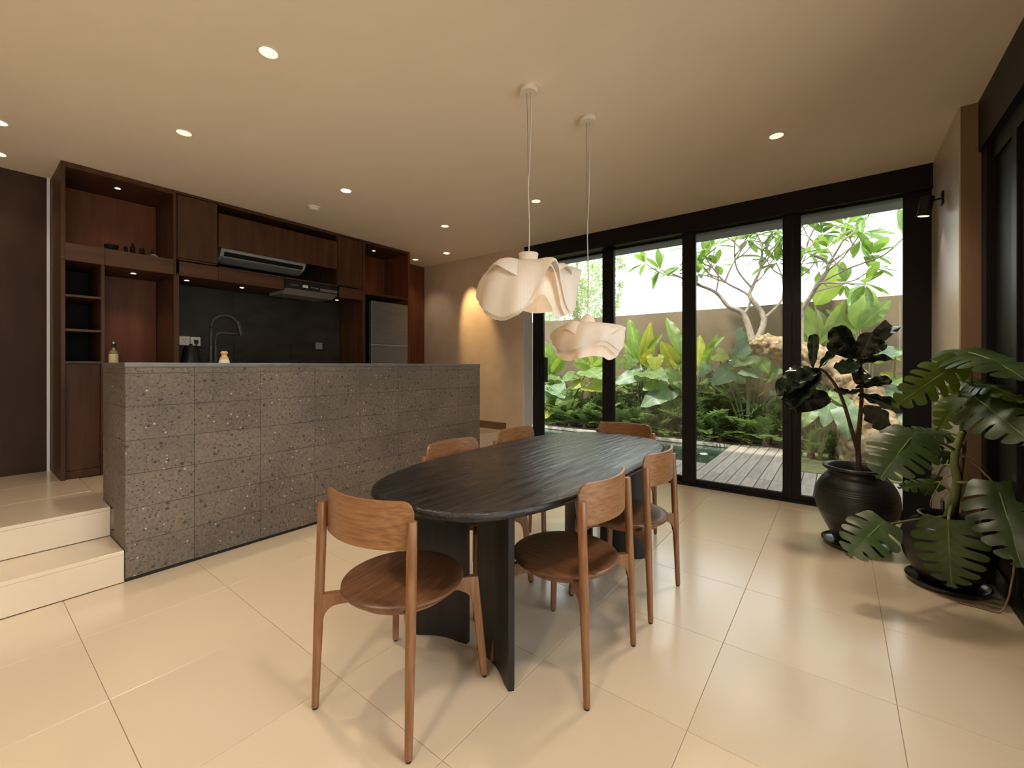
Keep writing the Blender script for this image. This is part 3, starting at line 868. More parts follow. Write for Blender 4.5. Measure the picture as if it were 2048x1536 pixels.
obj('printed_mark', bx(-0.006, 0.006, -0.024, -0.012, 0.0085, 0.0095), M['dark'], cd)

# ================================================================== LIGHTS IN CEILING AND CABINETS
def spot(parent, loc, target, power, size=95, blend=0.7, col=WARM, r=0.03):
    d = bpy.data.lights.new('lamp', 'SPOT')
    d.energy = power
    d.spot_size = math.radians(size)
    d.spot_blend = blend
    d.color = col
    d.shadow_soft_size = r
    o = bpy.data.objects.new('lamp', d)
    COL.objects.link(o)
    o.parent = parent
    v = Vector(target) - Vector(loc)
    o.rotation_euler = v.to_track_quat('-Z', 'Y').to_euler()
    o.location = Vector(loc) - parent.location
    return o
def downlight(x, y, label, power, target=None, on=False, r=0.042, size=100, col=WARM, soft=0.04):
    t = thing('downlight', label, 'downlight', (x, y, CEIL), 0, 'recessed ceiling downlights')
    obj('trim_ring', lathe(NB(), [(r, -0.001), (r + 0.010, -0.001), (r + 0.011, -0.004), (r + 0.006, -0.006), (r, -0.004)], 28), M['canopy'], t, True, 40)
    obj('lens', lathe(NB(), [(r, -0.003), (r * 0.6, -0.002), (0, -0.0015)], 28), M['lampon'] if on else M['lampdim'], t, True)
    if power:
        spot(t, (x, y, CEIL - 0.02), target or (x, y, 0), power, size, col=col, r=soft)
    return t
PD = 38
downlight(-2.267, 0.96, 'ceiling downlight nearest the camera, above the floor left of the chairs', PD)
downlight(-3.503, 0.946, 'ceiling downlight above the left end of the island', PD * 0.5)
downlight(-3.508, 2.141, 'bright ceiling downlight above the middle of the island', PD * 0.5, on=True)
downlight(-3.516, 3.362, 'ceiling downlight above the right end of the island', PD * 0.5)
downlight(-2.291, 3.378, 'ceiling downlight just left of the rear pendant cord', PD * 0.6)
downlight(-0.334, 3.412, 'single ceiling downlight on the right near the window header', PD * 2.2, size=130, soft=0.14)
downlight(-4.974, 4.16, 'ceiling downlight beside the refrigerator housing', PD * 0.2)
downlight(-4.343, 4.182, 'bright ceiling downlight lighting the plaster wall', PD * 2.2, target=(-4.16, 4.60, 1.85), on=True, size=40, col=(1.0, 0.66, 0.30))
downlight(-4.303, 0.175, 'bright ceiling downlight at the left edge of the picture', PD * 0.3, on=True)
downlight(-4.944, 0.20, 'lower ceiling downlight at the left edge of the picture', PD * 0.15, on=True)
for x, y, k, lab in ((-0.334, -1.46, 3.6, 'ceiling downlight behind the viewer on the right'), (-2.267, -1.46, 1.0, 'added unseen ceiling downlight behind the viewer on the left'),
                     (-0.334, 0.96, 1.8, 'ceiling downlight right above the viewer'), (-2.267, -3.0, 1.0, 'added unseen ceiling downlight by the rear wall on the left'), (-0.334, -3.0, 2.5, 'added unseen ceiling downlight by the rear wall on the right')):
    downlight(x, y, lab, PD * k, size=140, soft=0.12)  # out of view; the rear-left and rear-wall lamps are added to brighten the room
def cab_light(x, y, z, label, power, target=None):
    t = thing('cabinet_light', label, 'cabinet light', (x, y, z), 0, 'small lights set into the kitchen cabinets')
    obj('trim_ring', lathe(NB(), [(0.018, -0.001), (0.024, -0.001), (0.024, -0.005), (0.018, -0.004)], 20), M['steelb'], t, True, 40)
    obj('lens', lathe(NB(), [(0.018, -0.003), (0, -0.002)], 20), M['lampon'], t, True)
    spot(t, (x, y, z - 0.012), target or (x - 0.1, y, z - 1), power, 90, 0.9, (1.0, 0.70, 0.40), 0.015)
cab_light(-4.93, 0.862, 2.777, 'small light in the roof of the display box', 3.5)
cab_light(-4.93, 0.965, 2.062, 'small light above the wood-lined niche', 5.0)
cab_light(-4.93, 1.352, 2.062, 'small light above the kettle', 1.0)
cab_light(-4.93, 1.826, 2.062, 'small light left of the extractor hood', 1.0)
cab_light(-4.93, 2.885, 2.062, 'small light right of the extractor hood', 2.0)
cab_light(-4.93, 3.415, 2.785, 'small light in the cabinet above the refrigerator', 3.5)
# smoke detector
sd = thing('smoke_detector', 'white round smoke detector on the kitchen ceiling', 'smoke detector', (-4.126, 2.172, CEIL))
obj('base', lathe(NB(), [(0, 0), (0.058, 0), (0.058, -0.012), (0.05, -0.014)], 28), M['canopy'], sd, True, 40)
obj('cover', lathe(NB(), [(0.048, -0.013), (0.046, -0.032), (0.036, -0.038), (0, -0.039)], 28), M['canopy'], sd, True, 40)
# black wall spotlight on the taupe wall
ws = thing('wall_spotlight', 'black cylinder spotlight on the taupe wall by the window', 'spotlight', (0.585, 4.20, 2.42))
obj('mount_plate', bx(-0.014, 0.0, -0.035, 0.035, -0.045, 0.045, 0.002), M['blackpl'], ws)
obj('arm', tube(NB(), [(-0.01, 0, 0.0), (-0.075, 0.01, 0.0)], 0.007, 8), M['blackpl'], ws, True)
cyl0, cyl1 = Vector((-0.078, 0.008, 0.03)), Vector((-0.098, 0.02, -0.10))
obj('head', tube(NB(), [cyl0, cyl1], 0.038, 24), M['blackpl'], ws, True, 40)
ax = (cyl1 - cyl0).normalized()
obj('lens', tube(NB(), [cyl1 + ax * 0.0005, cyl1 + ax * 0.002], 0.031, 20), M['lampdim'], ws)
spot(ws, ws.location + cyl1 + ax * 0.012, ws.location + cyl1 + Vector((0.10, 0.0, -0.6)), 1.2, 70, 0.8)

# ================================================================== DINING TABLE
TX, TY = -1.293, 2.02
tb = thing('dining_table', 'long black-stained wooden dining table with rounded ends', 'table', (TX, TY, 0))
def outline(a, b, n=2.9, k=96):
    out = []
    for i in range(k):
        t = 2 * PI * i / k
        c_, s_ = math.cos(t), math.sin(t)
        out.append((a * math.copysign(abs(c_) ** (2 / n), c_), b * math.copysign(abs(s_) ** (2 / n), s_)))
    return out
bm = NB()
prev = None
first = None
for off, z in ((0.030, 0.700), (0.012, 0.703), (0.003, 0.711), (0.0, 0.720), (0.003, 0.731), (0.010, 0.737), (0.022, 0.740)):
    ring = [bm.verts.new((x, y, z)) for x, y in outline(0.488 - off, 1.020 - off)]
    if prev:
        for i in range(len(ring)):
            j = (i + 1) % len(ring)
            bm.faces.new((prev[i], prev[j], ring[j], ring[i]))
    else:
        first = ring
    prev = ring
bm.faces.new(prev)
bm.faces.new(first[::-1])
obj('tabletop', bm, M['table'], tb, True, 50)
legpts = [(0.050, -0.632), (0.090, -0.632), (0.13, -0.637), (0.17, -0.648), (0.205, -0.664), (0.24, -0.685), (0.27, -0.707), (0.30, -0.735)]
def slab(sx, sy):
    pts = [Vector((x, y, 0)) for x, y in legpts]
    th = 0.042
    outer, inner = [], []
    for i, p in enumerate(pts):
        t = (pts[min(i + 1, len(pts) - 1)] - pts[max(i - 1, 0)]).normalized()
        nrm = Vector((-t.y, t.x, 0))
        e = 0.010 if i in (0, len(pts) - 1) else 0.0
        outer.append(p + nrm * e)
        inner.append(p + nrm * (th - e))
    poly = outer + inner[::-1]
    poly = [((q.x - 0.018) * sx, q.y * -sy) for q in poly]
    bm = NB()
    prism(bm, poly, Vector((0, 0, 0)), Vector((1, 0, 0)), Vector((0, 1, 0)), Vector((0, 0, 1)), 0.0, 0.7005)
    return bm
for sx in (-1, 1):
    for sy in (-1, 1):
        obj('leg_slab', slab(sx, sy), M['tableleg'], tb, True, 28)

# ================================================================== CHAIRS
def leg_profile(s0, s1t, s1b, ztop, zarm, h=0.011, front=True, fil=0.055):
    """radial profile of a leg with its arm to the seat ring"""
    p = [(s0, ztop), (s1t + h, ztop), (s1b + h * 0.9, 0.010), (s1b - h * 0.9, 0.010)]
    def inner(z):
        return s1b + (s1t - s1b) * z / ztop - h
    zc = zarm - fil
    for k in range(0, 7):
        a = PI / 2 * k / 6
        xx = inner(zc) - fil + fil * math.cos(a)
        zz = zc + fil * math.sin(a)
        p.append((xx, zz))
    p.append((s0, zarm))
    return p
def make_chair():
    t = thing('dining_chair', 'x', 'chair')
    obj('seat', lathe(NB(), [(0, 0.436), (0.12, 0.437), (0.19, 0.441), (0.220, 0.443), (0.227, 0.439), (0.228, 0.432), (0.220, 0.421), (0.205, 0.417), (0, 0.417)], 56), M['chair_s'], t, True, 40)
    obj('seat_ring', lathe(NB(), [(0, 0.417), (0.188, 0.417), (0.190, 0.412), (0.182, 0.392), (0.172, 0.388), (0, 0.388)], 48), M['chair'], t, True, 40)
    for s in (-1, 1):
        # rear post: round, leaning, full height
        b0, b1 = Vector((0.222 * s, -0.222, 0.008)), Vector((0.214 * s, -0.196, 0.748))
        pts, rr = [], []
        for k in range(9):
            f = k / 8
            pts.append(b0.lerp(b1, f)); rr.append(0.0125 + 0.0055 * min(1, f * 2.0) - 0.001 * f)
        bm = NB(); tube(bm, pts[:-1] + [b0.lerp(b1, 0.994), b1], rr[:-1] + [0.0163, 0.0145], 16)
        l = obj('leg', bm, M['chair'], t, True, 50)
        obj('foot_glide', tube(NB(), [(0.222 * s, -0.222, 0.0), (0.222 * s, -0.222, 0.010)], 0.010, 12), M['blackpl'], l, True, 40)
        # arm from the ring to the rear post
        o_ = Vector((0, 0, 0)); dr = Vector((0.216 * s, -0.207, 0)); L = dr.length; u_ = dr / L; w_ = Vector((-u_.y, u_.x, 0))
        prof = [(0.12, 0.412), (L - 0.006, 0.412), (L - 0.006, 0.300)]
        for k in range(7):
            a = PI / 2 * k / 6
            prof.append((L - 0.012 - 0.055 * (1 - math.cos(a)), 0.315 + 0.055 * math.sin(a)))
        prof.append((0.12, 0.372))
        bm = NB(); prism(bm, prof, o_, u_, Vector((0, 0, 1)), w_, -0.011, 0.011)
        obj('arm', bm, M['chair'], t)
        # front leg with its own arm
        dr = Vector((0.205 * s, 0.178, 0)); L = dr.length; u_ = dr / L; w_ = Vector((-u_.y, u_.x, 0))
        Lb = Vector((0.236 * s, 0.207, 0)).length
        bm = NB(); prism(bm, leg_profile(0.12, L, Lb, 0.412, 0.365, 0.0165), o_, u_, Vector((0, 0, 1)), w_, -0.0135, 0.0135)
        es = [e for e in bm.edges if e.is_boundary is False and abs((e.verts[0].co - e.verts[1].co).dot(w_)) < 1e-5]
        bmesh.ops.bevel(bm, geom=es, offset=0.005, segments=2, profile=0.5, affect='EDGES')
        l = obj('leg', bm, M['chair'], t, True, 45)
        q = u_ * Lb
        obj('foot_glide', tube(NB(), [(q.x, q.y, 0.0), (q.x, q.y, 0.011)], 0.009, 12), M['blackpl'], l, True, 40)
    # curved back panel
    bm = NB()
    NX, NZ = 36, 8
    def edge_z(a):
        w = 0.206
        d = w * (1 - abs(a))
        r1, r0 = 0.040, 0.016
        zt = 0.806 - (r1 - math.sqrt(max(0, r1 * r1 - (r1 - min(d, r1)) ** 2)))
        zb = 0.646 + (r0 - math.sqrt(max(0, r0 * r0 - (r0 - min(d, r0)) ** 2)))
        return zb, zt
    th = 0.0055
    grids = []
    for sgn in (1, -1):
        grid = []
        for i in range(NX + 1):
            c_ = -1 + 2 * i / NX
            a = math.sin(c_ * PI / 2) * 0.35 + c_ * 0.65
            x = 0.206 * a
            y = -0.178 - 0.062 * (1 - a * a)
            zb, zt = edge_z(a)
            nrm = Vector((0.062 * 2 * a / 0.206, -1, 0)).normalized()
            col = []
            for k in range(NZ + 1):
                z = zb + (zt - zb) * k / NZ
                col.append(bm.verts.new((x + nrm.x * th * sgn, y + nrm.y * th * sgn, z)))
            grid.append(col)
        grids.append(grid)
    for gi, grid in enumerate(grids):
        for i in range(NX):
            for k in range(NZ):
                bm.faces.new((grid[i][k], grid[i + 1][k], grid[i + 1][k + 1], grid[i][k + 1]))
    A, B = grids
    for i in range(NX):
        bm.faces.new((A[i][0], B[i][0], B[i + 1][0], A[i + 1][0]))
        bm.faces.new((A[i][NZ], A[i + 1][NZ], B[i + 1][NZ], B[i][NZ]))
    for k in range(NZ):
        bm.faces.new((A[0][k], A[0][k + 1], B[0][k + 1], B[0][k]))
        bm.faces.new((A[NX][k], B[NX][k], B[NX][k + 1], A[NX][k + 1]))
    obj('backrest', bm, M['chair_h'], t, True, 50)
    return t
ch0 = make_chair()
chairs = [
    (-1.332, 1.057, 9.2, 'nearest wooden chair with curved back at the head of the black table'),
    (-0.948, 1.622, 90.0, 'wooden chair on the right of the table, nearer the camera'),
    (-0.945, 2.278, 90.0, 'wooden chair on the right of the table, nearer the glass doors'),
    (-1.615, 1.790, -90.0, 'wooden chair between the island and the table, nearer the camera'),
    (-1.615, 2.405, -90.0, 'wooden chair between the island and the table, nearer the window'),
    (-1.285, 2.930, 184.0, 'wooden chair at the far head of the table in front of the glass'),
]
for i, (x, y, a, lab) in enumerate(chairs):
    c = ch0 if i == 0 else copy_tree(ch0)
    c.location = (x, y, 0)
    c.rotation_euler = (0, 0, math.radians(a))
    tag(c, lab, 'chair', 'dining chairs around the black table')

# ================================================================== PENDANT LAMPS
def hem_at(hem, psi):
    """smooth periodic interpolation of (angle, radius, z) control points"""
    n = len(hem)
    for i in range(n):
        a0, a1 = hem[i][0], hem[(i + 1) % n][0]
        if i == n - 1: a1 += 360
        q = psi if psi >= hem[0][0] else psi + 360
        if a0 <= q <= a1:
            t = (q - a0) / (a1 - a0)
            P_ = [hem[(i + k) % n] for k in (-1, 0, 1, 2)]
            out = []
            for c in (1, 2):
                p0, p1, p2, p3 = (P_[k][c] for k in range(4))
                m1, m2 = (p2 - p0) / 2, (p3 - p1) / 2
                h = t * t * (3 - 2 * t)
                out.append(p1 * (1 - h) + p2 * h + (m1 * (t ** 3 - 2 * t * t + t) + m2 * (t ** 3 - t * t)) * 0.8)
            return out
    return hem[0][1:]
def shade_sheet(hem, az, rs=1.0, zs=1.0, drop=0.0, turn=0.0, neck=0.05, rows=26, cols=240, pleat=0.0007):
    """one ruffled sheet from the neck out to a hem given by control points (angle from the front, radius, z)"""
    bm = NB()
    grid = []
    for j in range(rows + 1):
        v = j / rows
        row = []
        for i in range(cols):
            psi = -180 + 360 * i / cols
            rh, zh = hem_at(hem, ((psi + turn + 180) % 360) - 180)
            th = math.radians(psi) + az
            rr = neck + (rh * rs - neck) * math.sin(v * PI / 2) ** 0.80
            lowness = min(1, max(0, -zh / 0.30))
            zz = zh * zs * (v ** (1.5 + 1.1 * lowness)) - drop * v
            rr += 0.010 * v * v * math.sin(math.radians(psi) * 9 + 4 * v) + pleat * v * v * math.sin(90 * th)
            row.append(bm.verts.new((rr * math.cos(th), rr * math.sin(th), zz)))
        grid.append(row)
    for j in range(rows):
        for i in range(cols):
            k = (i + 1) % cols
            bm.faces.new((grid[j][i], grid[j][k], grid[j + 1][k], grid[j + 1][i]))
    return bm
def collar(R, n, seed, h):
    """loose petals standing on the shoulder"""
    r_ = random.Random(seed)
    bm = NB()
    for q in range(n):
        a0 = 2 * PI * q / n + r_.uniform(-0.2, 0.2)
        da = r_.uniform(0.5, 0.75)
        rows = []
        ph = r_.uniform(0, 6)
        for j in range(9):
            v = j / 8
            row = []
            for i in range(15):
                s = -1 + 2 * i / 14
                th = a0 + da * s
                rr = R * (0.30 + 0.66 * v ** 0.8 - 0.10 * s * s * v)
                zz = -0.10 * h + h * (0.55 * v * (1 - abs(s) ** 1.5 * 0.9) - 0.9 * v ** 3) + 0.018 * math.sin(5 * th + ph + 3 * v)
                row.append(bm.verts.new((rr * math.cos(th), rr * math.sin(th), zz)))
            rows.append(row)
        for j in range(8):
            for i in range(14):
                bm.faces.new((rows[j][i], rows[j][i + 1], rows[j + 1][i + 1], rows[j + 1][i]))
    return bm
def pendant(x, y, ztop, R, Hh, hem, seed, label, dome):
    k_ = R / 0.27
    az = math.atan2(-y, -x)
    t = thing('pendant_lamp', label, 'pendant lamp', (x, y, CEIL), 0, 'ruffled pendant lamps over the dining table')
    obj('ceiling_rose', lathe(NB(), [(0, 0), (0.050, 0), (0.052, -0.003), (0.052, -0.026), (0.049, -0.030), (0, -0.030)], 36), M['canopy'], t, True, 40)
    zt = ztop - CEIL
    a, b = (Vector((0.012, 0.008, -0.03)), Vector((0.0, 0.0, zt - 0.01)))
    mid = [a.lerp(b, f) + Vector((0.006 * math.sin(f * 9), 0.006 * math.sin(f * 7 + 1), 0)) * (1 - abs(2 * f - 1)) for f in (0.15, 0.35, 0.55, 0.75, 0.9)]
    obj('cord', tube(NB(), smooth_path([a] + mid + [b]), 0.0034, 8), M['cord'], t, True)
    obj('steel_wire', tube(NB(), [(-0.006, -0.008, -0.03), (0, 0, zt * 0.55)], 0.0012, 6), M['wire'], t, True)
    sh = obj('shade', shade_sheet(hem, az), M['shade'], t, True)
    sh.location = (0, 0, zt)
    obj('inner_ruffle', shade_sheet(hem, az, 0.95, 0.96, 0.030, 4), M['shade'], sh, True)
    obj('inner_ruffle', shade_sheet([(a_, r_ * 0.82, -0.16 * k_ + 0.45 * z_) for a_, r_, z_ in hem], az, 1.0, 1.0, 0.03, 10), M['shade'], sh, True)
    cl = obj('petal_collar', collar(R, 4, seed + 9, Hh * 0.62), M['shade'], sh, True)
    cl.location = (0, 0, -0.02)
    nk = NB()
    if dome:
        lathe(nk, [(0, 0.055), (0.012, 0.054), (0.034, 0.040), (0.046, 0.012), (0.05, -0.01)], 24)
    else:
        lathe(nk, [(0.030, 0.062), (0.056, 0.058), (0.052, 0.030), (0.058, 0.004), (0.075, -0.015)], 28)
    obj('neck', nk, M['shade'], sh, True)
    bl = obj('bulb', lathe(NB(), [(0, -0.05), (0.02, -0.055), (0.035, -0.085), (0.030, -0.115), (0, -0.13)], 20), M['bulb'], sh, True)
    ld = bpy.data.lights.new('lamp', 'POINT'); ld.energy = 0.5; ld.color = (1.0, 0.72, 0.44); ld.shadow_soft_size = 0.03
    lo = bpy.data.objects.new('lamp', ld); COL.objects.link(lo); lo.parent = sh; lo.location = (0, 0, -0.17)
    return t
HEM1 = [(-180, .27, -.14), (-145, .29, -.06), (-112, .30, -.10), (-88, .29, -.20), (-60, .28, -.27), (-30, .265, -.325), (-5, .255, -.275), (14, .27, -.14), (27, .29, -.045), (40, .27, -.15), (56, .26, -.285), (74, .27, -.235), (92, .305, -.045), (122, .30, -.03), (150, .27, -.12)]
HEM2 = [(-180, .20, -.10), (-140, .22, -.05), (-105, .235, -.07), (-80, .225, -.12), (-50, .215, -.175), (-28, .215, -.185), (-5, .22, -.155), (20, .22, -.125), (42, .21, -.14), (62, .215, -.175), (80, .235, -.09), (100, .235, -.03), (140, .21, -.07)]
pendant(-1.394, 1.98, 1.825, 0.27, 0.15, HEM1, 4, 'larger, higher white ruffled pendant lamp nearer the camera', False)
pendant(-1.263, 2.444, 1.520, 0.215, 0.13, HEM2, 12, 'smaller, lower white ruffled pendant lamp nearer the window', True)

# ================================================================== LEAVES AND PLANTS
def grid_leaf(name, wfun, m, nv=18, nu=4, fold=0.12, droop=0.18, wave=0.0, wn=5, v0=0.0, twist=0.0, notch=None, seed=0):
    """leaf along +y (base 0, tip 1), normal +z"""
    r_ = random.Random(seed)
    ph = r_.uniform(0, 6)
    bm = NB()
    rows = []
    for j in range(nv + 1):
        v = v0 + (1 - v0) * j / nv
        w = wfun(v)
        row = []
        for i in range(-nu, nu + 1):
            u = i / nu
            lo = notch(v) if notch else 0.0
            x = math.copysign(lo + (w - lo) * abs(u), u) if i else 0.0
            if notch and lo > 0 and i == 0:
                x = 0.0
            z = fold * abs(x) - droop * v * abs(v) + wave * abs(u) ** 2 * math.sin(wn * 2 * PI * v + ph + (1.3 if u < 0 else 0)) + twist * x * v
            row.append(bm.verts.new((x, v, z)))
        rows.append(row)
    for j in range(nv):
        v = v0 + (1 - v0) * (j + 0.5) / nv
        for i in range(2 * nu):
            if notch and notch(v) > 0 and i in (nu - 1, nu):
                continue
            bm.faces.new((rows[j][i], rows[j][i + 1], rows[j + 1][i + 1], rows[j + 1][i]))
    me = bpy.data.meshes.new(name)
    bmesh.ops.remove_doubles(bm, verts=bm.verts, dist=1e-5)
    bm.to_mesh(me); bm.free()
    me.materials.append(m)
    me.polygons.foreach_set('use_smooth', [True] * len(me.polygons))
    return me
def w_paddle(v): return 0.17 * max(0.0, math.sin(PI * min(1, max(0, v)) ** 0.8)) ** 0.75 + 0.004
def w_lance(v): return 0.15 * max(0.0, math.sin(PI * min(1, max(0, v)) ** 1.15)) ** 0.85 + 0.004
def w_fig(v):
    v = min(1, max(0, v))
    return 0.36 * (0.25 + 0.75 * v ** 0.9) * max(0.0, 1 - v ** 5) ** 0.5 * min(1, 0.25 + v * 4) + 0.004
def w_heart(v):
    if v < 0: return 0.42 * math.sqrt(max(0, 1 - (v / -0.26) ** 2)) * 0.97 + 0.003
    return 0.42 * max(0.0, (1 - v ** 1.7)) ** 0.8 + 0.003
def n_heart(v): return 0.0 if v >= -0.01 else min(0.05 + 0.10 * (-v / 0.26), w_heart(v) * 0.98)
def monstera_mesh(name, m, nf=6, seed=0, droop=0.16, gapw=0.050, width=0.50):
    bm = NB()
    def wv(v):
        if v < 0: return width * (0.80 + 0.6 * v / 0.2 * 0.35)
        return width * max(0.05, (1 - max(0, v) ** 2.1)) ** 0.72
    cuts = [-0.18] + [0.02 + 0.90 * (k / (nf - 1)) ** 0.92 for k in range(nf)] + [1.0]
    ROW, COLS = 7, 9
    u0 = 0.38
    def P(sx, v, f, u, first, last):
        w = wv(v)
        rr = 1.0 - 0.13 * abs(2 * f - 1) ** 4
        uu = u * rr
        x = sx * w * uu
        gp = gapw * (min(1, max(0, u - u0) / 0.16) * 0.6 + 0.4 * max(0, u - u0))
        y = v + (gp if f < 0.5 and not first else -gp if f > 0.5 and not last else 0) * abs(2 * f - 1) + 0.30 * w * uu * (0.4 + 0.6 * max(v, 0)) - (0.13 * (1 - min(1, abs(v) / 0.18)) * 0 if v >= 0 else 0.10 * uu)
        z = 0.10 * abs(x) - 0.55 * x * x - droop * v * abs(v) + 0.02 * math.sin(9 * v + 3 * sx)
        return (x, y, z)
    for sx in (-1, 1):
        for c in range(len(cuts) - 1):
            a, b = cuts[c], cuts[c + 1]
            g_ = []
            for j in range(ROW + 1):
                f = j / ROW
                v = a + (b - a) * f
                g_.append([bm.verts.new(P(sx, v, f, i / COLS, c == 0, c == len(cuts) - 2)) for i in range(COLS + 1)])
            for j in range(ROW):
                for i in range(COLS):
                    fs = (g_[j][i], g_[j][i + 1], g_[j + 1][i + 1], g_[j + 1][i])
                    bm.faces.new(fs if sx > 0 else fs[::-1])
    bmesh.ops.remove_doubles(bm, verts=bm.verts, dist=1e-4)
    me = bpy.data.meshes.new(name)
    bm.to_mesh(me); bm.free()
    me.materials.append(m)
    me.polygons.foreach_set('use_smooth', [True] * len(me.polygons))
    return me
def rib_mesh(droop):
    bm = NB()
    pts = [(0, v, -droop * v * v + 0.006) for v in (0, 0.2, 0.4, 0.6, 0.8, 0.97)]
    tube(bm, pts, [0.011, 0.010, 0.009, 0.007, 0.005, 0.002], 6)
    me = bpy.data.meshes.new('midrib'); bm.to_mesh(me); bm.free()
    me.materials.append(M['rib'])
    return me
def frond_mesh(name, m, n=14, seed=0, lw=0.20, droop=0.35):
    bm = NB()
    r_ = random.Random(seed)
    def mid(v): return Vector((0, v, -droop * v * v))
    pts = [mid(k / 6) for k in range(7)]
    tube(bm, pts, [0.008, 0.007, 0.006, 0.005, 0.004, 0.003, 0.002], 4, False)
    for k in range(n):
        v = 0.12 + 0.86 * k / n
        L = lw * (math.sin(PI * (0.15 + 0.8 * v)) + 0.15) * r_.uniform(0.85, 1.15)
        for s in (-1, 1):
            p = mid(v)
            d = Vector((s * 0.85, 0.5, -0.15 + r_.uniform(-0.15, 0.2))).normalized()
            q = Vector((-d.y, d.x, 0)) * 0.030
            a, b, c = p, p + d * L * 0.45 + q, p + d * L
            e = p + d * L * 0.45 - q
            bm.faces.new([bm.verts.new(z) for z in (a, b, c, e)])
    me = bpy.data.meshes.new(name); bm.to_mesh(me); bm.free()
    me.materials.append(m)
    return me
def put_leaf(parent, me, base, tip, nrm, wf=1.0, name='leaf', rib=None):
    base, tip, n = Vector(base), Vector(tip), Vector(nrm)
    y = tip - base
    L = y.length
    y.normalize()
    x = y.cross(n)
    if x.length < 1e-3: x = y.cross(Vector((0.3, 0.2, 1)))
    x.normalize()
    z = x.cross(y).normalized()
    o = link(name, me, parent)
    R3 = Matrix((x, y, z)).transposed()
    o.rotation_mode = 'QUATERNION'
    o.rotation_quaternion = R3.to_quaternion()
    o.location = base - (parent.location if parent else Vector())
    o.scale = (L * wf, L, L)
    if rib is not None:
        link('midrib', rib, o)
    return o
CAMP = Vector((0, 0, EYE))
def facing(p, up=0.4, jit=0.3):
    v = (CAMP - Vector(p)).normalized()
    return v + Vector((rnd.uniform(-jit, jit), rnd.uniform(-jit, jit), up + rnd.uniform(-jit, jit)))

PADDLE = [grid_leaf('paddle_leaf', w_paddle, M['lf_hel'], fold=0.35, droop=d, wave=0.012, wn=4, seed=k) for k, d in enumerate((0.06, 0.22, 0.4))]
PADDLEY = grid_leaf('paddle_leaf_yellow', w_paddle, M['lf_yel'], fold=0.2, droop=0.15, wave=0.015, wn=3, seed=9)
HEART = [grid_leaf('heart_leaf', w_heart, m_, nv=20, nu=5, fold=0.10, droop=0.20, wave=0.02, wn=3, v0=-0.26, notch=n_heart, seed=k) for k, m_ in enumerate((M['lf_taro'], M['lf_silver'], M['lf_yel']))]
LANCE = grid_leaf('lance_leaf', w_lance, M['lf_plum'], nv=10, nu=2, fold=0.25, droop=0.12)
LANCE2 = grid_leaf('shrub_leaf', w_lance, M['lf_shrub'], nv=10, nu=2, fold=0.2, droop=0.25)
FIG = [grid_leaf('fig_leaf', w_fig, M['lf_fig'], nv=22, nu=6, fold=f, droop=d, wave=0.035, wn=3.5, seed=k) for k, (f, d) in enumerate(((0.25, 0.1), (0.5, 0.3), (-0.2, 0.15)))]
MON = [monstera_mesh('monstera_leaf', M['lf_mon'], 6, 1, 0.14, 0.034), monstera_mesh('monstera_leaf', M['lf_mon2'], 6, 2, 0.20, 0.034), monstera_mesh('monstera_leaf', M['lf_mon'], 5, 3, 0.10, 0.04)]
RIB = rib_mesh(0.14)
FROND = [frond_mesh('frond', M['lf_fern'], 13, k, 0.24, d) for k, d in enumerate((0.25, 0.5, 0.8))]

# ------------------------------------------------------------------ garden: broad-leaved plants along the wall
def ground_under(p):
    return Vector((p.x, p.y, 0.0))
def stalk(parent, pts, r0, r1, m=None, name='stem'):
    pts = smooth_path(pts, 3)
    n = len(pts)
    o = obj(name, tube(NB(), pts, [r0 + (r1 - r0) * k / (n - 1) for k in range(n)], 7), m or M['stem'], parent, True)
    o.location = -parent.location
    return o
def paddle_plant(label, root, leaves, yel=()):
    """root = (px, Y) of the clump; leaves = (base px,py -> tip px,py, dY, width)"""
    b0 = at_y(root[0], CY + 60, root[1]); b0.z = 0.0
    t = thing('paddle_leaf_plant', label, 'plant', b0, 0, 'broad-leaved plants along the garden wall')
    for k, (ax_, ay_, bx_, by_, dy, wf) in enumerate(leaves):
        A = at_y(ax_, ay_, root[1]); B = at_y(bx_, by_, root[1] + dy)
        base = b0 + Vector((rnd.uniform(-0.05, 0.05), rnd.uniform(-0.05, 0.05), 0))
        stalk(t, [base, base.lerp(A, 0.5) + Vector((0, 0, 0.08)), A], 0.018, 0.009)
        put_leaf(t, PADDLEY if k in yel else PADDLE[k % 3], A, B, facing(A, 0.3, 0.45), wf)
    return t
paddle_plant('upright paddle-leaved plant at the left edge of the first glass pane', (1104, 7.80),
             [(1102, 750, 1088, 680, 0.0, 1.3), (1104, 748, 1101, 688, -0.1, 1.2), (1105, 746, 1134, 708, -0.2, 1.1), (1106, 748, 1120, 722, 0.1, 1.2), (1103, 752, 1082, 716, -0.1, 1.2)], (3,))
paddle_plant('paddle-leaved plant under the smaller pendant lamp', (1185, 7.82),
             [(1180, 735, 1143, 700, -0.1, 1.3), (1184, 735, 1172, 698, 0.0, 1.1), (1192, 736, 1203, 694, 0.1, 1.3), (1188, 738, 1216, 716, -0.2, 1.2), (1183, 742, 1150, 728, -0.3, 1.3)], (1,))
paddle_plant('tall paddle-leaved plant in the middle of the second glass pane', (1284, 7.86),
             [(1281, 728, 1258, 636, 0.1, 0.85), (1274, 722, 1243, 680, 0.0, 0.9), (1282, 728, 1306, 645, 0.0, 0.9), (1284, 730, 1307, 698, -0.2, 1.3), (1296, 700, 1324, 667, 0.0, 0.9), (1278, 726, 1262, 660, -0.2, 0.6)], (2, 3))
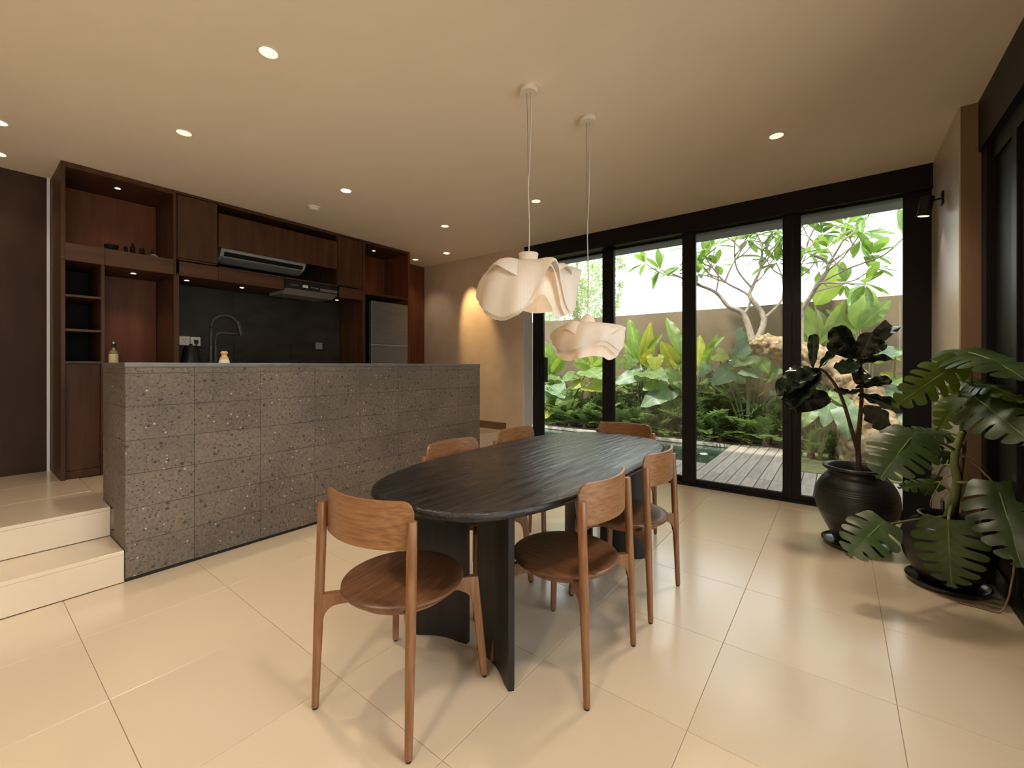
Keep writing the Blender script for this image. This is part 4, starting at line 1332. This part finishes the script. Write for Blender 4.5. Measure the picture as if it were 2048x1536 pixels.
paddle_plant('yellow-green paddle-leaved plant at the right of the second pane', (1356, 7.84),
             [(1355, 736, 1322, 684, -0.2, 1.5), (1360, 708, 1338, 628, 0.1, 0.9), (1360, 730, 1349, 676, 0.0, 1.2), (1358, 740, 1340, 712, -0.1, 1.3), (1362, 735, 1380, 680, 0.0, 1.0)], (0, 3))
paddle_plant('paddle-leaved plant at the left edge of the third glass pane', (1402, 7.84),
             [(1394, 744, 1398, 670, 0.0, 1.2), (1410, 716, 1446, 668, 0.1, 0.7), (1408, 714, 1434, 672, -0.1, 0.8), (1405, 735, 1425, 695, -0.2, 1.0), (1398, 740, 1388, 690, 0.1, 1.0)], (0,))
paddle_plant('very tall banana-like plant behind the frangipani trunk in the fourth pane', (1662, 7.72),
             [(1630, 610, 1688, 522, 0.1, 1.4), (1632, 690, 1676, 640, -0.1, 1.2), (1612, 700, 1622, 640, 0.0, 1.4), (1650, 680, 1690, 600, 0.1, 0.9), (1640, 690, 1604, 600, 0.0, 1.0), (1650, 690, 1652, 610, 0.1, 1.0)])
paddle_plant('broad banana-like plant at the right of the fourth glass pane', (1735, 7.84),
             [(1716, 660, 1740, 572, 0.1, 1.9), (1720, 655, 1782, 598, 0.0, 1.3), (1712, 668, 1668, 612, -0.1, 1.2), (1745, 690, 1800, 715, -0.3, 0.9), (1740, 720, 1806, 700, -0.3, 1.2), (1760, 745, 1804, 760, -0.3, 0.8)], (3, 5))
def heart_plant(label, root, leaves):
    b0 = at_y(root[0], CY + 60, root[1]); b0.z = 0.0
    t = thing('heart_leaf_plant', label, 'plant', b0, 0, 'broad-leaved plants along the garden wall')
    for k, (ax_, ay_, bx_, by_, dy, wf, kind, up) in enumerate(leaves):
        A = at_y(ax_, ay_, root[1] - 0.1); B = at_y(bx_, by_, root[1] - 0.1 + dy)
        stalk(t, [b0, b0.lerp(A, 0.55) + Vector((0, 0.06, 0.15)), A], 0.016, 0.008)
        put_leaf(t, HEART[kind], A, B, facing(A, up, 0.15), wf)
    return t
heart_plant('broad heart-leaved plant low in the first glass pane', (1130, 7.76),
            [(1100, 782, 1084, 800, -0.2, 1.2, 1, 0.3), (1106, 770, 1128, 790, -0.2, 1.2, 1, 0.6), (1150, 750, 1128, 757, -0.3, 1.2, 0, 1.2), (1165, 762, 1143, 776, -0.2, 1.0, 2, 0.4), (1176, 740, 1200, 748, -0.3, 1.2, 0, 1.0), (1180, 770, 1202, 776, -0.2, 1.3, 2, 0.8), (1140, 790, 1112, 806, -0.3, 1.1, 0, 0.5), (1098, 808, 1092, 832, -0.3, 1.2, 2, 0.2)])
heart_plant('broad heart-leaved plant in the middle of the second glass pane', (1285, 7.74),
            [(1310, 714, 1311, 742, -0.1, 1.3, 2, 0.1), (1262, 716, 1250, 740, -0.1, 1.4, 0, 0.2), (1290, 742, 1330, 748, -0.4, 0.9, 0, 1.0), (1278, 748, 1228, 762, -0.3, 0.9, 1, 0.9), (1240, 720, 1226, 742, -0.1, 1.2, 0, 0.3)])
heart_plant('heart-leaved plant with large hanging leaves at the right of the second pane', (1345, 7.70),
            [(1352, 742, 1350, 776, -0.1, 1.5, 0, 0.1), (1338, 778, 1280, 808, -0.3, 0.95, 1, 0.6), (1352, 796, 1334, 840, -0.1, 1.5, 0, 0.0), (1312, 770, 1286, 776, -0.2, 1.2, 0, 0.9), (1360, 760, 1382, 778, -0.1, 1.3, 0, 0.4)])
heart_plant('heart-leaved plant in the third glass pane left of the frangipani', (1495, 7.72),
            [(1505, 700, 1534, 742, -0.2, 1.2, 0, 0.2), (1500, 718, 1468, 728, -0.2, 1.1, 0, 0.5), (1496, 690, 1450, 728, 0.0, 0.8, 1, 0.6), (1520, 750, 1480, 740, -0.3, 1.0, 1, 0.9), (1460, 742, 1424, 766, -0.2, 1.2, 1, 0.3), (1490, 664, 1478, 694, 0.1, 1.1, 1, 0.2), (1535, 752, 1562, 740, -0.2, 1.2, 0, 0.6), (1432, 708, 1456, 716, -0.1, 1.3, 2, 0.4), (1415, 730, 1400, 752, -0.1, 1.1, 1, 0.4)])
heart_plant('heart-leaved plant at the foot of the frangipani trunk', (1640, 7.0),
            [(1662, 796, 1650, 850, -0.2, 0.9, 1, 0.1), (1690, 800, 1694, 872, -0.3, 0.8, 1, 0.1), (1640, 790, 1612, 828, -0.1, 1.0, 0, 0.4), (1672, 784, 1700, 812, -0.1, 1.0, 0, 0.5), (1630, 812, 1606, 850, -0.2, 0.8, 0, 0.3), (1618, 786, 1590, 796, -0.1, 1.2, 1, 0.7)])
heart_plant('heart-leaved plant by the right jamb of the fourth glass pane', (1785, 7.2),
            [(1792, 700, 1762, 712, -0.2, 1.1, 1, 0.7), (1800, 780, 1772, 806, -0.2, 1.0, 1, 0.4), (1796, 812, 1786, 858, -0.2, 1.0, 1, 0.2), (1798, 754, 1820, 770, -0.2, 1.3, 0, 0.5), (1790, 845, 1760, 866, -0.3, 1.0, 0, 0.4)])
# ------------------------------------------------------------------ ferns and low shrubs at the foot of the wall
fern_labels = ['far left of the first pane', 'left of the latch in the first pane', 'in the middle of the first pane', 'at the right of the first pane',
               'behind the first mullion', 'at the left of the second pane', 'left of the middle of the second pane', 'in the middle of the second pane',
               'below the hanging leaf of the second pane', 'behind the second mullion', 'at the left of the third pane', 'beside the deck end in the third pane',
               'at the deck end in the third pane', 'at the right end of the deck in the third pane', 'behind the third mullion', 'at the left of the fourth pane', 'behind the fig pot in the fourth pane', 'right of the frangipani trunk']
fern_px = [1092, 1112, 1140, 1170, 1200, 1232, 1262, 1292, 1322, 1360, 1405, 1440, 1485, 1530, 1570, 1622, 1665, 1790]
for k, px in enumerate(fern_px):
    Y = rnd.uniform(7.64, 7.74) if px < 1600 else rnd.uniform(6.7, 7.3)
    b0 = at_y(px, CY + 60, Y); b0.z = 0.0
    t = thing('fern', 'low feathery fern %s' % fern_labels[k], 'fern', b0, 0, 'ferns at the foot of the garden wall')
    obj('root_crown', lathe(NB(), [(0, 0.10), (0.04, 0.07), (0.05, 0.0), (0, 0)], 8), M['stemb'], t)
    n = rnd.randint(13, 17)
    hgt = rnd.uniform(0.55, 0.95) if px < 1600 else rnd.uniform(0.35, 0.6)
    for q in range(n):
        a = 2 * PI * q / n + rnd.uniform(-0.3, 0.3)
        el = rnd.uniform(0.35, 1.35)
        L = hgt * rnd.uniform(0.6, 1.0)
        A = b0 + Vector((0, 0, 0.05 + (0.25 * hgt if q % 3 == 0 else 0)))
        d = Vector((math.cos(a) * math.cos(el), min(0.08, math.sin(a) * math.cos(el) * 0.6 - 0.1), math.sin(el)))
        put_leaf(t, FROND[q % 3], A, A + d * L, Vector((0, 0, 1)) - d * 0.4, 1.0, 'frond')
# leafy shrubs that fill the gaps between the larger plants
shrub_at = [(1098, 'at the far left of the planting'), (1152, 'below the smaller pendant lamp'), (1212, 'beside the first mullion'), (1242, 'low at the left of the second pane'),
            (1300, 'low under the tall paddle leaves'), (1330, 'right of the tall paddle leaves'), (1382, 'beside the second mullion'), (1428, 'at the pool corner'), (1470, 'left of the deck end'), (1540, 'behind the right end of the deck')]
for k, (px, where) in enumerate(shrub_at):
    Y = 7.92
    b0 = at_y(px, CY + 60, Y); b0.z = 0.0
    t = thing('leafy_shrub', 'dense leafy shrub %s' % where, 'shrub', b0, 0, 'shrubs in front of the garden wall')
    H_ = rnd.uniform(0.95, 1.25)
    for q in range(4):
        top = b0 + Vector((rnd.uniform(-0.35, 0.35), rnd.uniform(-0.2, 0.08), H_ * rnd.uniform(0.7, 1.0)))
        stalk(t, [b0, b0.lerp(top, 0.5) + Vector((rnd.uniform(-.06, .06), 0, 0)), top], 0.012, 0.006)
        for v in range(8):
            f = 0.30 + 0.70 * v / 7
            A = b0.lerp(top, f)
            a = rnd.uniform(PI * 0.95, PI * 2.05) if v % 3 else rnd.uniform(0, PI)
            d = Vector((math.cos(a), math.sin(a) * 0.7, rnd.uniform(-0.35, 0.6))).normalized()
            if d.y > 0.1: d.y = 0.1
            L = rnd.uniform(0.22, 0.38)
            put_leaf(t, (PADDLE[q % 3], HEART[0], LANCE2, LANCE2)[(v + q + k) % 4], A, A + d * L, Vector((rnd.uniform(-.4, .4), -0.6, 1)), rnd.uniform(0.9, 1.2))
# ------------------------------------------------------------------ frangipani
YT = 7.1
tr = thing('frangipani_tree', 'old frangipani with thick gnarled leaning trunk beyond the glass', 'tree', floor_at(1735, 905, 0))
tr.location = (at_y(1735, 905, YT).x, YT, -0.02)
def ty(px, py, dy=0.0): return at_y(px, py, YT + dy)
tk = [(1738, 912, 50), (1738, 860, 46), (1730, 815, 42), (1705, 778, 36), (1672, 745, 31), (1640, 722, 29), (1600, 706, 26), (1560, 696, 24), (1520, 690, 22), (1506, 686, 15)]
pts = smooth_path([ty(a, b) for a, b, r in tk], 5)
pts[0].z = -0.03
dd = 5.75
rad = lerps([r * dd / F_PX for a, b, r in tk], 5, len(tk))
bm = NB(); tube(bm, pts, rad, 30)
bmesh.ops.subdivide_edges(bm, edges=bm.edges, cuts=1, use_grid_fill=True)
bm.normal_update()
for v in bm.verts:
    n1 = noise.noise(v.co * 6.0) * 0.055 + noise.noise(v.co * 15.0) * 0.032 + noise.noise(v.co * 34.0) * 0.014
    v.co += v.normal * n1
o = obj('trunk', bm, M['bark'], tr, True); o.location = -tr.location
BR = [
    [(1507, 690, 0), (1488, 630, .05), (1457, 613, -.05), (1432, 585, -.1), (1394, 569, -.2), (1345, 548, -.3), (1320, 540, -.3)],
    [(1488, 630, .05), (1500, 594, .1), (1450, 564, 0), (1425, 535, -.1), (1408, 510, -.2)],
    [(1511, 688, 0), (1528, 637, .1), (1500, 594, .1), (1504, 576, .15), (1521, 536, .2), (1523, 491, .3), (1511, 465, .3)],
    [(1504, 576, .15), (1474, 538, 0), (1469, 491, -.1), (1474, 472, -.1)],
    [(1521, 536, .2), (1553, 494, .1), (1568, 470, 0)],
    [(1523, 491, .3), (1549, 461, .4)],
    [(1528, 637, .1), (1563, 601, .2), (1566, 560, .2), (1552, 525, .3)],
    [(1450, 564, 0), (1415, 552, -.2), (1396, 548, -.3)],
    [(1450, 564, 0), (1462, 535, .2), (1480, 505, .3), (1495, 480, .4)],
    [(1432, 585, -.1), (1437, 555, .1), (1432, 530, .2)],
    [(1600, 706, 0), (1603, 630, .1), (1626, 585, 0), (1657, 529, -.1), (1614, 500, .1), (1633, 447, .2)],
    [(1626, 585, 0), (1642, 566, -.1), (1690, 540, -.2), (1731, 524, -.3), (1745, 510, -.3)],
    [(1657, 529, -.1), (1685, 482, -.1), (1692, 451, 0)],
    [(1642, 566, -.1), (1671, 566, -.2), (1731, 568, -.4)],
    [(1614, 500, .1), (1645, 468, .2)],
    [(1657, 529, -.1), (1708, 491, .1), (1722, 480, .2)],
    [(1626, 585, 0), (1660, 575, .3), (1690, 568, .5)],
    [(1563, 601, .2), (1590, 560, .4), (1600, 530, .5)],
]
leaf_n = 0
extra = NB()
def tree_leaf(A, B, nrm, wf):
    global leaf_n
    leaf_n += 1
    if leaf_n <= 290:
        return put_leaf(tr, LANCE, A, B, nrm, wf)
    y = B - A; L = y.length; y.normalize()
    x = y.cross(nrm).normalized(); z = x.cross(y)
    vs_ = [extra.verts.new(A + x * (v.co.x * L * wf) + y * (v.co.y * L) + z * (v.co.z * L)) for v in LANCE.vertices]
    for p in LANCE.polygons:
        extra.faces.new([vs_[q] for q in p.vertices])
def whorl(p, dr, c, lo=0.22, hi=0.40):
    x_, y_ = frame_of(dr)
    for q in range(c):
        a = 2 * PI * q / c + rnd.uniform(-0.4, 0.4)
        d = (dr * rnd.uniform(0.1, 0.9) + (x_ * math.cos(a) + y_ * math.sin(a)) * rnd.uniform(0.7, 1.6) + Vector((0, 0, -0.1))).normalized()
        tree_leaf(p + d * 0.02, p + d * rnd.uniform(lo, hi), Vector((0, 0, 1)) + d * 0.2 + Vector((rnd.uniform(-.3, .3), rnd.uniform(-.6, .1), 0)), rnd.uniform(0.9, 1.25))
def limb(P_, r0, r1=0.0085):
    n = len(P_)
    o = obj('branch', tube(NB(), P_, [r0 + (r1 - r0) * (i / (n - 1)) ** 0.6 for i in range(n)], 8), M['branch'], tr, True)
    o.location = -tr.location
paths = []
for k, br in enumerate(BR):
    P_ = smooth_path([ty(*q) for q in br], 4)
    limb(P_, 0.055 if k in (0, 2, 10) else 0.026 if k in (1, 6) else 0.017)
    whorl(P_[-1], (P_[-1] - P_[-3]).normalized(), rnd.randint(9, 11))
    paths.append(P_)
for k, P_ in enumerate(paths):                       # shorter side shoots
    n = len(P_)
    for f in ((0.55, 0.8) if n > 10 else (0.6,)):
        i_ = int(f * (n - 1))
        t_ = (P_[min(i_ + 1, n - 1)] - P_[i_ - 1]).normalized()
        sd_ = Vector((rnd.choice((-1, 1)) * rnd.uniform(0.5, 1.0), rnd.uniform(-0.6, 0.6), rnd.uniform(0.1, 0.7)))
        d = (t_ * 0.6 + sd_).normalized()
        L = rnd.uniform(0.28, 0.60)
        a_ = P_[i_]
        Q_ = smooth_path([a_, a_ + d * L * 0.5 + Vector((0, 0, -0.02)), a_ + d * L + Vector((0, 0, 0.08))], 3)
        limb(Q_, 0.014, 0.007)
        whorl(Q_[-1], (Q_[-1] - Q_[-3]).normalized(), rnd.randint(6, 9))
o = obj('leaves', extra, M['lf_plum'], tr, True)
o['kind'] = 'stuff'
o.location = -tr.location
# ------------------------------------------------------------------ distant tree beyond the wall
ft = thing('distant_tree', 'airy tree with small leaves beyond the garden wall', 'tree', at_y(1150, 800, 13.0))
ft.location.z = -0.35
o = obj('trunk', tube(NB(), smooth_path([ft.location, at_y(1155, 640, 13), at_y(1150, 560, 13), at_y(1160, 500, 13)]), [0.14] * 5 + [0.10] * 4 + [0.05] * 4, 8), M['branch'], ft, True)
o.location = -ft.location
bm = NB()
r_ = random.Random(31)
cl = [(at_y(r_.uniform(1078, 1222), r_.uniform(505, 650), 13 + r_.uniform(-0.8, 0.8)), r_.uniform(0.22, 0.5)) for _ in range(46)]
cl += [(at_y(1240 + r_.uniform(-10, 8), y_, 13), 0.18) for y_ in (520, 535, 570, 590, 606)]
for c_, rr in cl:
    for q in range(int(130 * rr / 0.35)):
        p = c_ + Vector((r_.gauss(0, rr * 0.5), r_.gauss(0, rr * 0.5), r_.gauss(0, rr * 0.5)))
        a = Vector((r_.uniform(-1, 1), r_.uniform(-1, 1), r_.uniform(-1, 1))).normalized() * 0.062
        b = Vector((r_.uniform(-1, 1), r_.uniform(-1, 1), r_.uniform(-1, 1))).normalized() * 0.034
        bm.faces.new([bm.verts.new(z) for z in (p - a, p + b, p + a, p - b)])
o = obj('foliage', bm, M['lf_far'], ft); o['kind'] = 'stuff'
o.location = -ft.location

# ================================================================== INDOOR POTS
def ripple(prof, z0, z1, n, amp):
    out = []
    for (r, z), (r2, z2) in zip(prof[:-1], prof[1:]):
        k = max(1, int((z2 - z) / (z1 - z0) * n * 4)) if (z2 > z and z >= z0 - 1e-6 and z2 <= z1 + 1e-6) else 1
        for i in range(k):
            f = i / k
            zz = z + (z2 - z) * f
            rr = r + (r2 - r) * f
            if k > 1: rr += amp * math.sin(2 * PI * n * (zz - z0) / (z1 - z0))
            out.append((rr, zz))
    out.append(prof[-1])
    return out
P1 = Vector((0.099, 3.796, 0))
def saucer(p, r, label):
    t = thing('pot_saucer', label, 'saucer', p)
    obj('dish', lathe(NB(), [(0, 0.0), (r * 0.82, 0.0), (r * 0.95, 0.012), (r, 0.030), (r * 1.005, 0.036), (r * 0.97, 0.038), (r * 0.93, 0.028), (r * 0.80, 0.016), (0, 0.014)], 44), M['saucer'], t, True, 50)
    b_ = NB()
    for k in range(4):
        a = PI / 4 + k * PI / 2
        c, s_ = math.cos(a), math.sin(a)
        tube(b_, [(c * r * 0.45, s_ * r * 0.45, 0.0155), (c * r * 0.78, s_ * r * 0.78, 0.0165)], 0.003, 6)
    obj('ridges', b_, M['saucer'], t)
saucer(P1, 0.196, 'black saucer under the larger ribbed pot')
pot1 = thing('plant_pot', 'large black ribbed urn-shaped pot in front of the glass door', 'pot', P1 + Vector((0, 0, 0.0185)))
prof = [(0, 0.0), (0.112, 0.0), (0.122, 0.008), (0.150, 0.07), (0.190, 0.15), (0.222, 0.22), (0.2345, 0.275), (0.236, 0.31), (0.231, 0.36), (0.218, 0.40), (0.196, 0.44), (0.172, 0.468), (0.160, 0.482), (0.158, 0.495), (0.166, 0.505), (0.184, 0.514), (0.190, 0.522), (0.188, 0.532), (0.178, 0.537), (0.165, 0.534), (0.152, 0.520), (0.145, 0.49), (0.143, 0.47)]
prof = ripple(prof, 0.22, 0.40, 13, 0.0016)
obj('body', lathe(NB(), prof, 72), M['pot'], pot1, True, 60)
obj('soil', lathe(NB(), [(0, 0.480), (0.08, 0.478), (0.1435, 0.472)], 24), M['soil'], pot1, True)
P2 = Vector((0.490, 3.425, 0))
saucer(P2, 0.178, 'black saucer under the smaller round pot')
pot2 = thing('plant_pot', 'smaller black round pot holding the monstera by the pillar', 'pot', P2 + Vector((0, 0, 0.0185)))
obj('body', lathe(NB(), [(0, 0), (0.105, 0), (0.115, 0.008), (0.150, 0.06), (0.185, 0.13), (0.200, 0.20), (0.198, 0.25), (0.180, 0.30), (0.145, 0.335), (0.118, 0.350), (0.113, 0.362), (0.122, 0.372), (0.124, 0.380), (0.114, 0.384), (0.104, 0.376), (0.100, 0.35), (0.10, 0.335)], 60), M['pot'], pot2, True, 60)
obj('soil', lathe(NB(), [(0, 0.345), (0.06, 0.343), (0.1005, 0.337)], 24), M['soil'], pot2, True)

# ------------------------------------------------------------------ fiddle-leaf fig
fg = thing('fiddle_leaf_fig', 'dark glossy fiddle-leaf fig with two stems in the large pot', 'plant', P1 + Vector((0, 0, 0.49)))
DF = floor_at(1712, 1092).dot(Vector((-sT, cT, 0)))
def fp(px, py, dd=0.0): return at_d(px, py, DF + dd)
s1 = [P1 + Vector((0.02, 0, 0.485)), fp(1716, 900), fp(1718, 860), fp(1723, 800), fp(1722, 745), fp(1717, 705)]
stalk(fg, s1, 0.017, 0.009, M['stemb'])
s2 = [fp(1716, 905), fp(1702, 855), fp(1687, 805), fp(1672, 772), fp(1652, 746), fp(1638, 736)]
stalk(fg, s2, 0.013, 0.008, M['stemb'])
FL = [
    (1640, 742, 1560, 768, -.05, .9, 1, .8), (1642, 745, 1580, 796, -.12, .75, 1, .5), (1645, 742, 1570, 738, .10, .7, 0, 1.2), (1662, 798, 1572, 796, -.10, .95, 0, .35),
    (1626, 738, 1627, 666, .05, .5, 0, .1), (1638, 738, 1684, 684, .0, .5, 1, .8), (1709, 717, 1656, 686, .05, .85, 0, .2), (1713, 716, 1673, 658, -.05, .95, 2, -.1),
    (1716, 713, 1803, 630, .05, .45, 1, .3), (1714, 715, 1772, 684, -.08, .85, 0, .0), (1703, 734, 1786, 706, -.10, .55, 1, 1.0), (1707, 730, 1728, 764, -.1, 1.2, 2, -.2),
    (1711, 776, 1784, 756, -.05, .65, 0, .6), (1713, 788, 1668, 778, .05, .7, 0, .9), (1716, 790, 1812, 818, -.12, .8, 0, .7), (1720, 818, 1798, 848, .08, .9, 2, .1),
    (1716, 722, 1742, 668, -.1, 1.1, 2, -.2), (1712, 720, 1684, 742, -.15, .9, 0, .4), (1680, 790, 1720, 780, -.12, .6, 0, 1.0),
]
for (ax_, ay_, bx_, by_, dy, wf, kind, up) in FL:
    A, B = fp(ax_, ay_), fp(bx_, by_, dy)
    put_leaf(fg, FIG[kind], A, B, facing(A, up, 0.2), wf)
# ------------------------------------------------------------------ monstera
mo = thing('monstera', 'tall monstera with split leaves climbing beside the stone pillar', 'plant', P2 + Vector((0, 0, 0.355)))
DM = 2.40
def mp_(px, py, dd=0.0): return at_d(px, py, DM + dd)
ms = [P2 + Vector((0, 0, 0.35)), mp_(1906, 1000), mp_(1914, 962), mp_(1908, 925), mp_(1914, 890), mp_(1926, 862)]
stalk(mo, ms, 0.024, 0.016)
pole = obj('coir_support', tube(NB(), [P2 + Vector((0.03, 0.03, 0.33)), mp_(1926, 880, 0.03)], 0.017, 10), M['stemb'], mo, True); pole.location = -mo.location
ML = [  # stem point, control, attach, tip, depth of attach/tip, width, kind, up
    ((1926, 862), (1942, 780), (1938, 706), (2048, 730), -.02, -.45, 0.72, 0, 4.5),
    ((1924, 866), (1918, 790), (1903, 735), (1806, 800), -.05, -.12, 0.56, 1, .0),
    ((1926, 862), (1938, 800), (1930, 772), (1884, 854), .10, .05, 0.60, 1, -.1),
    ((1926, 862), (1945, 820), (1952, 796), (2048, 868), -.10, -.45, 0.75, 0, .3),
    ((1926, 862), (1930, 800), (1943, 766), (2028, 772), .02, -.35, 0.35, 1, .9),
    ((1910, 900), (1868, 880), (1820, 878), (1764, 946), -.10, -.22, 0.95, 0, .3),
    ((1904, 1010), (1898, 1030), (1897, 1060), (1902, 1176), -.22, -.27, 1.05, 0, .35),
    ((1912, 965), (1950, 968), (2000, 987), (2042, 1118), -.25, -.50, 0.80, 0, .3),
    ((1904, 1032), (1830, 1040), (1758, 1052), (1698, 1108), -.15, -.20, 1.05, 2, .2),
    ((1910, 905), (1890, 900), (1898, 912), (1852, 900), .10, .10, 0.8, 2, .3),
    ((1920, 872), (1900, 866), (1888, 870), (1812, 858), .15, .18, 0.7, 2, 1.0),
    ((1908, 985), (1880, 965), (1868, 968), (1800, 972), .10, .10, 0.55, 2, .6),
    ((1912, 940), (1890, 930), (1872, 958), (1850, 990), .12, .12, 0.6, 2, .3),
]
for (s_, c_, a_, t_, da, dt, wf, kind, up) in ML:
    A = mp_(*a_, da)
    B = mp_(*t_, dt)
    stalk(mo, [mp_(*s_), mp_(*c_, da * 0.5), A], 0.009, 0.005, M['stem'], 'petiole')
    put_leaf(mo, MON[kind], A, B, facing(A, up, 0.08), wf, rib=RIB)
# aerial roots
for k, (rp, r0) in enumerate((([mp_(1917, 905), mp_(1950, 930), mp_(1990, 972, -.1), mp_(2010, 1040, -.3), mp_(2030, 1110, -.42), Vector((0.66, 3.18, 0.04)), Vector((0.60, 3.20, 0.007)), Vector((0.50, 3.215, 0.006))], 0.0055),
                              ([mp_(1905, 950), mp_(1885, 960), mp_(1862, 1000), mp_(1862, 1015)], 0.003),
                              ([mp_(1916, 910), mp_(1955, 930), mp_(1975, 965)], 0.0016), ([mp_(1917, 905), mp_(1948, 915), mp_(1978, 945)], 0.0016),
                              ([mp_(1914, 980), mp_(1895, 985), mp_(1880, 1005)], 0.002))):
    stalk(mo, rp, r0, r0 * 0.7, M['root'], 'aerial_root')
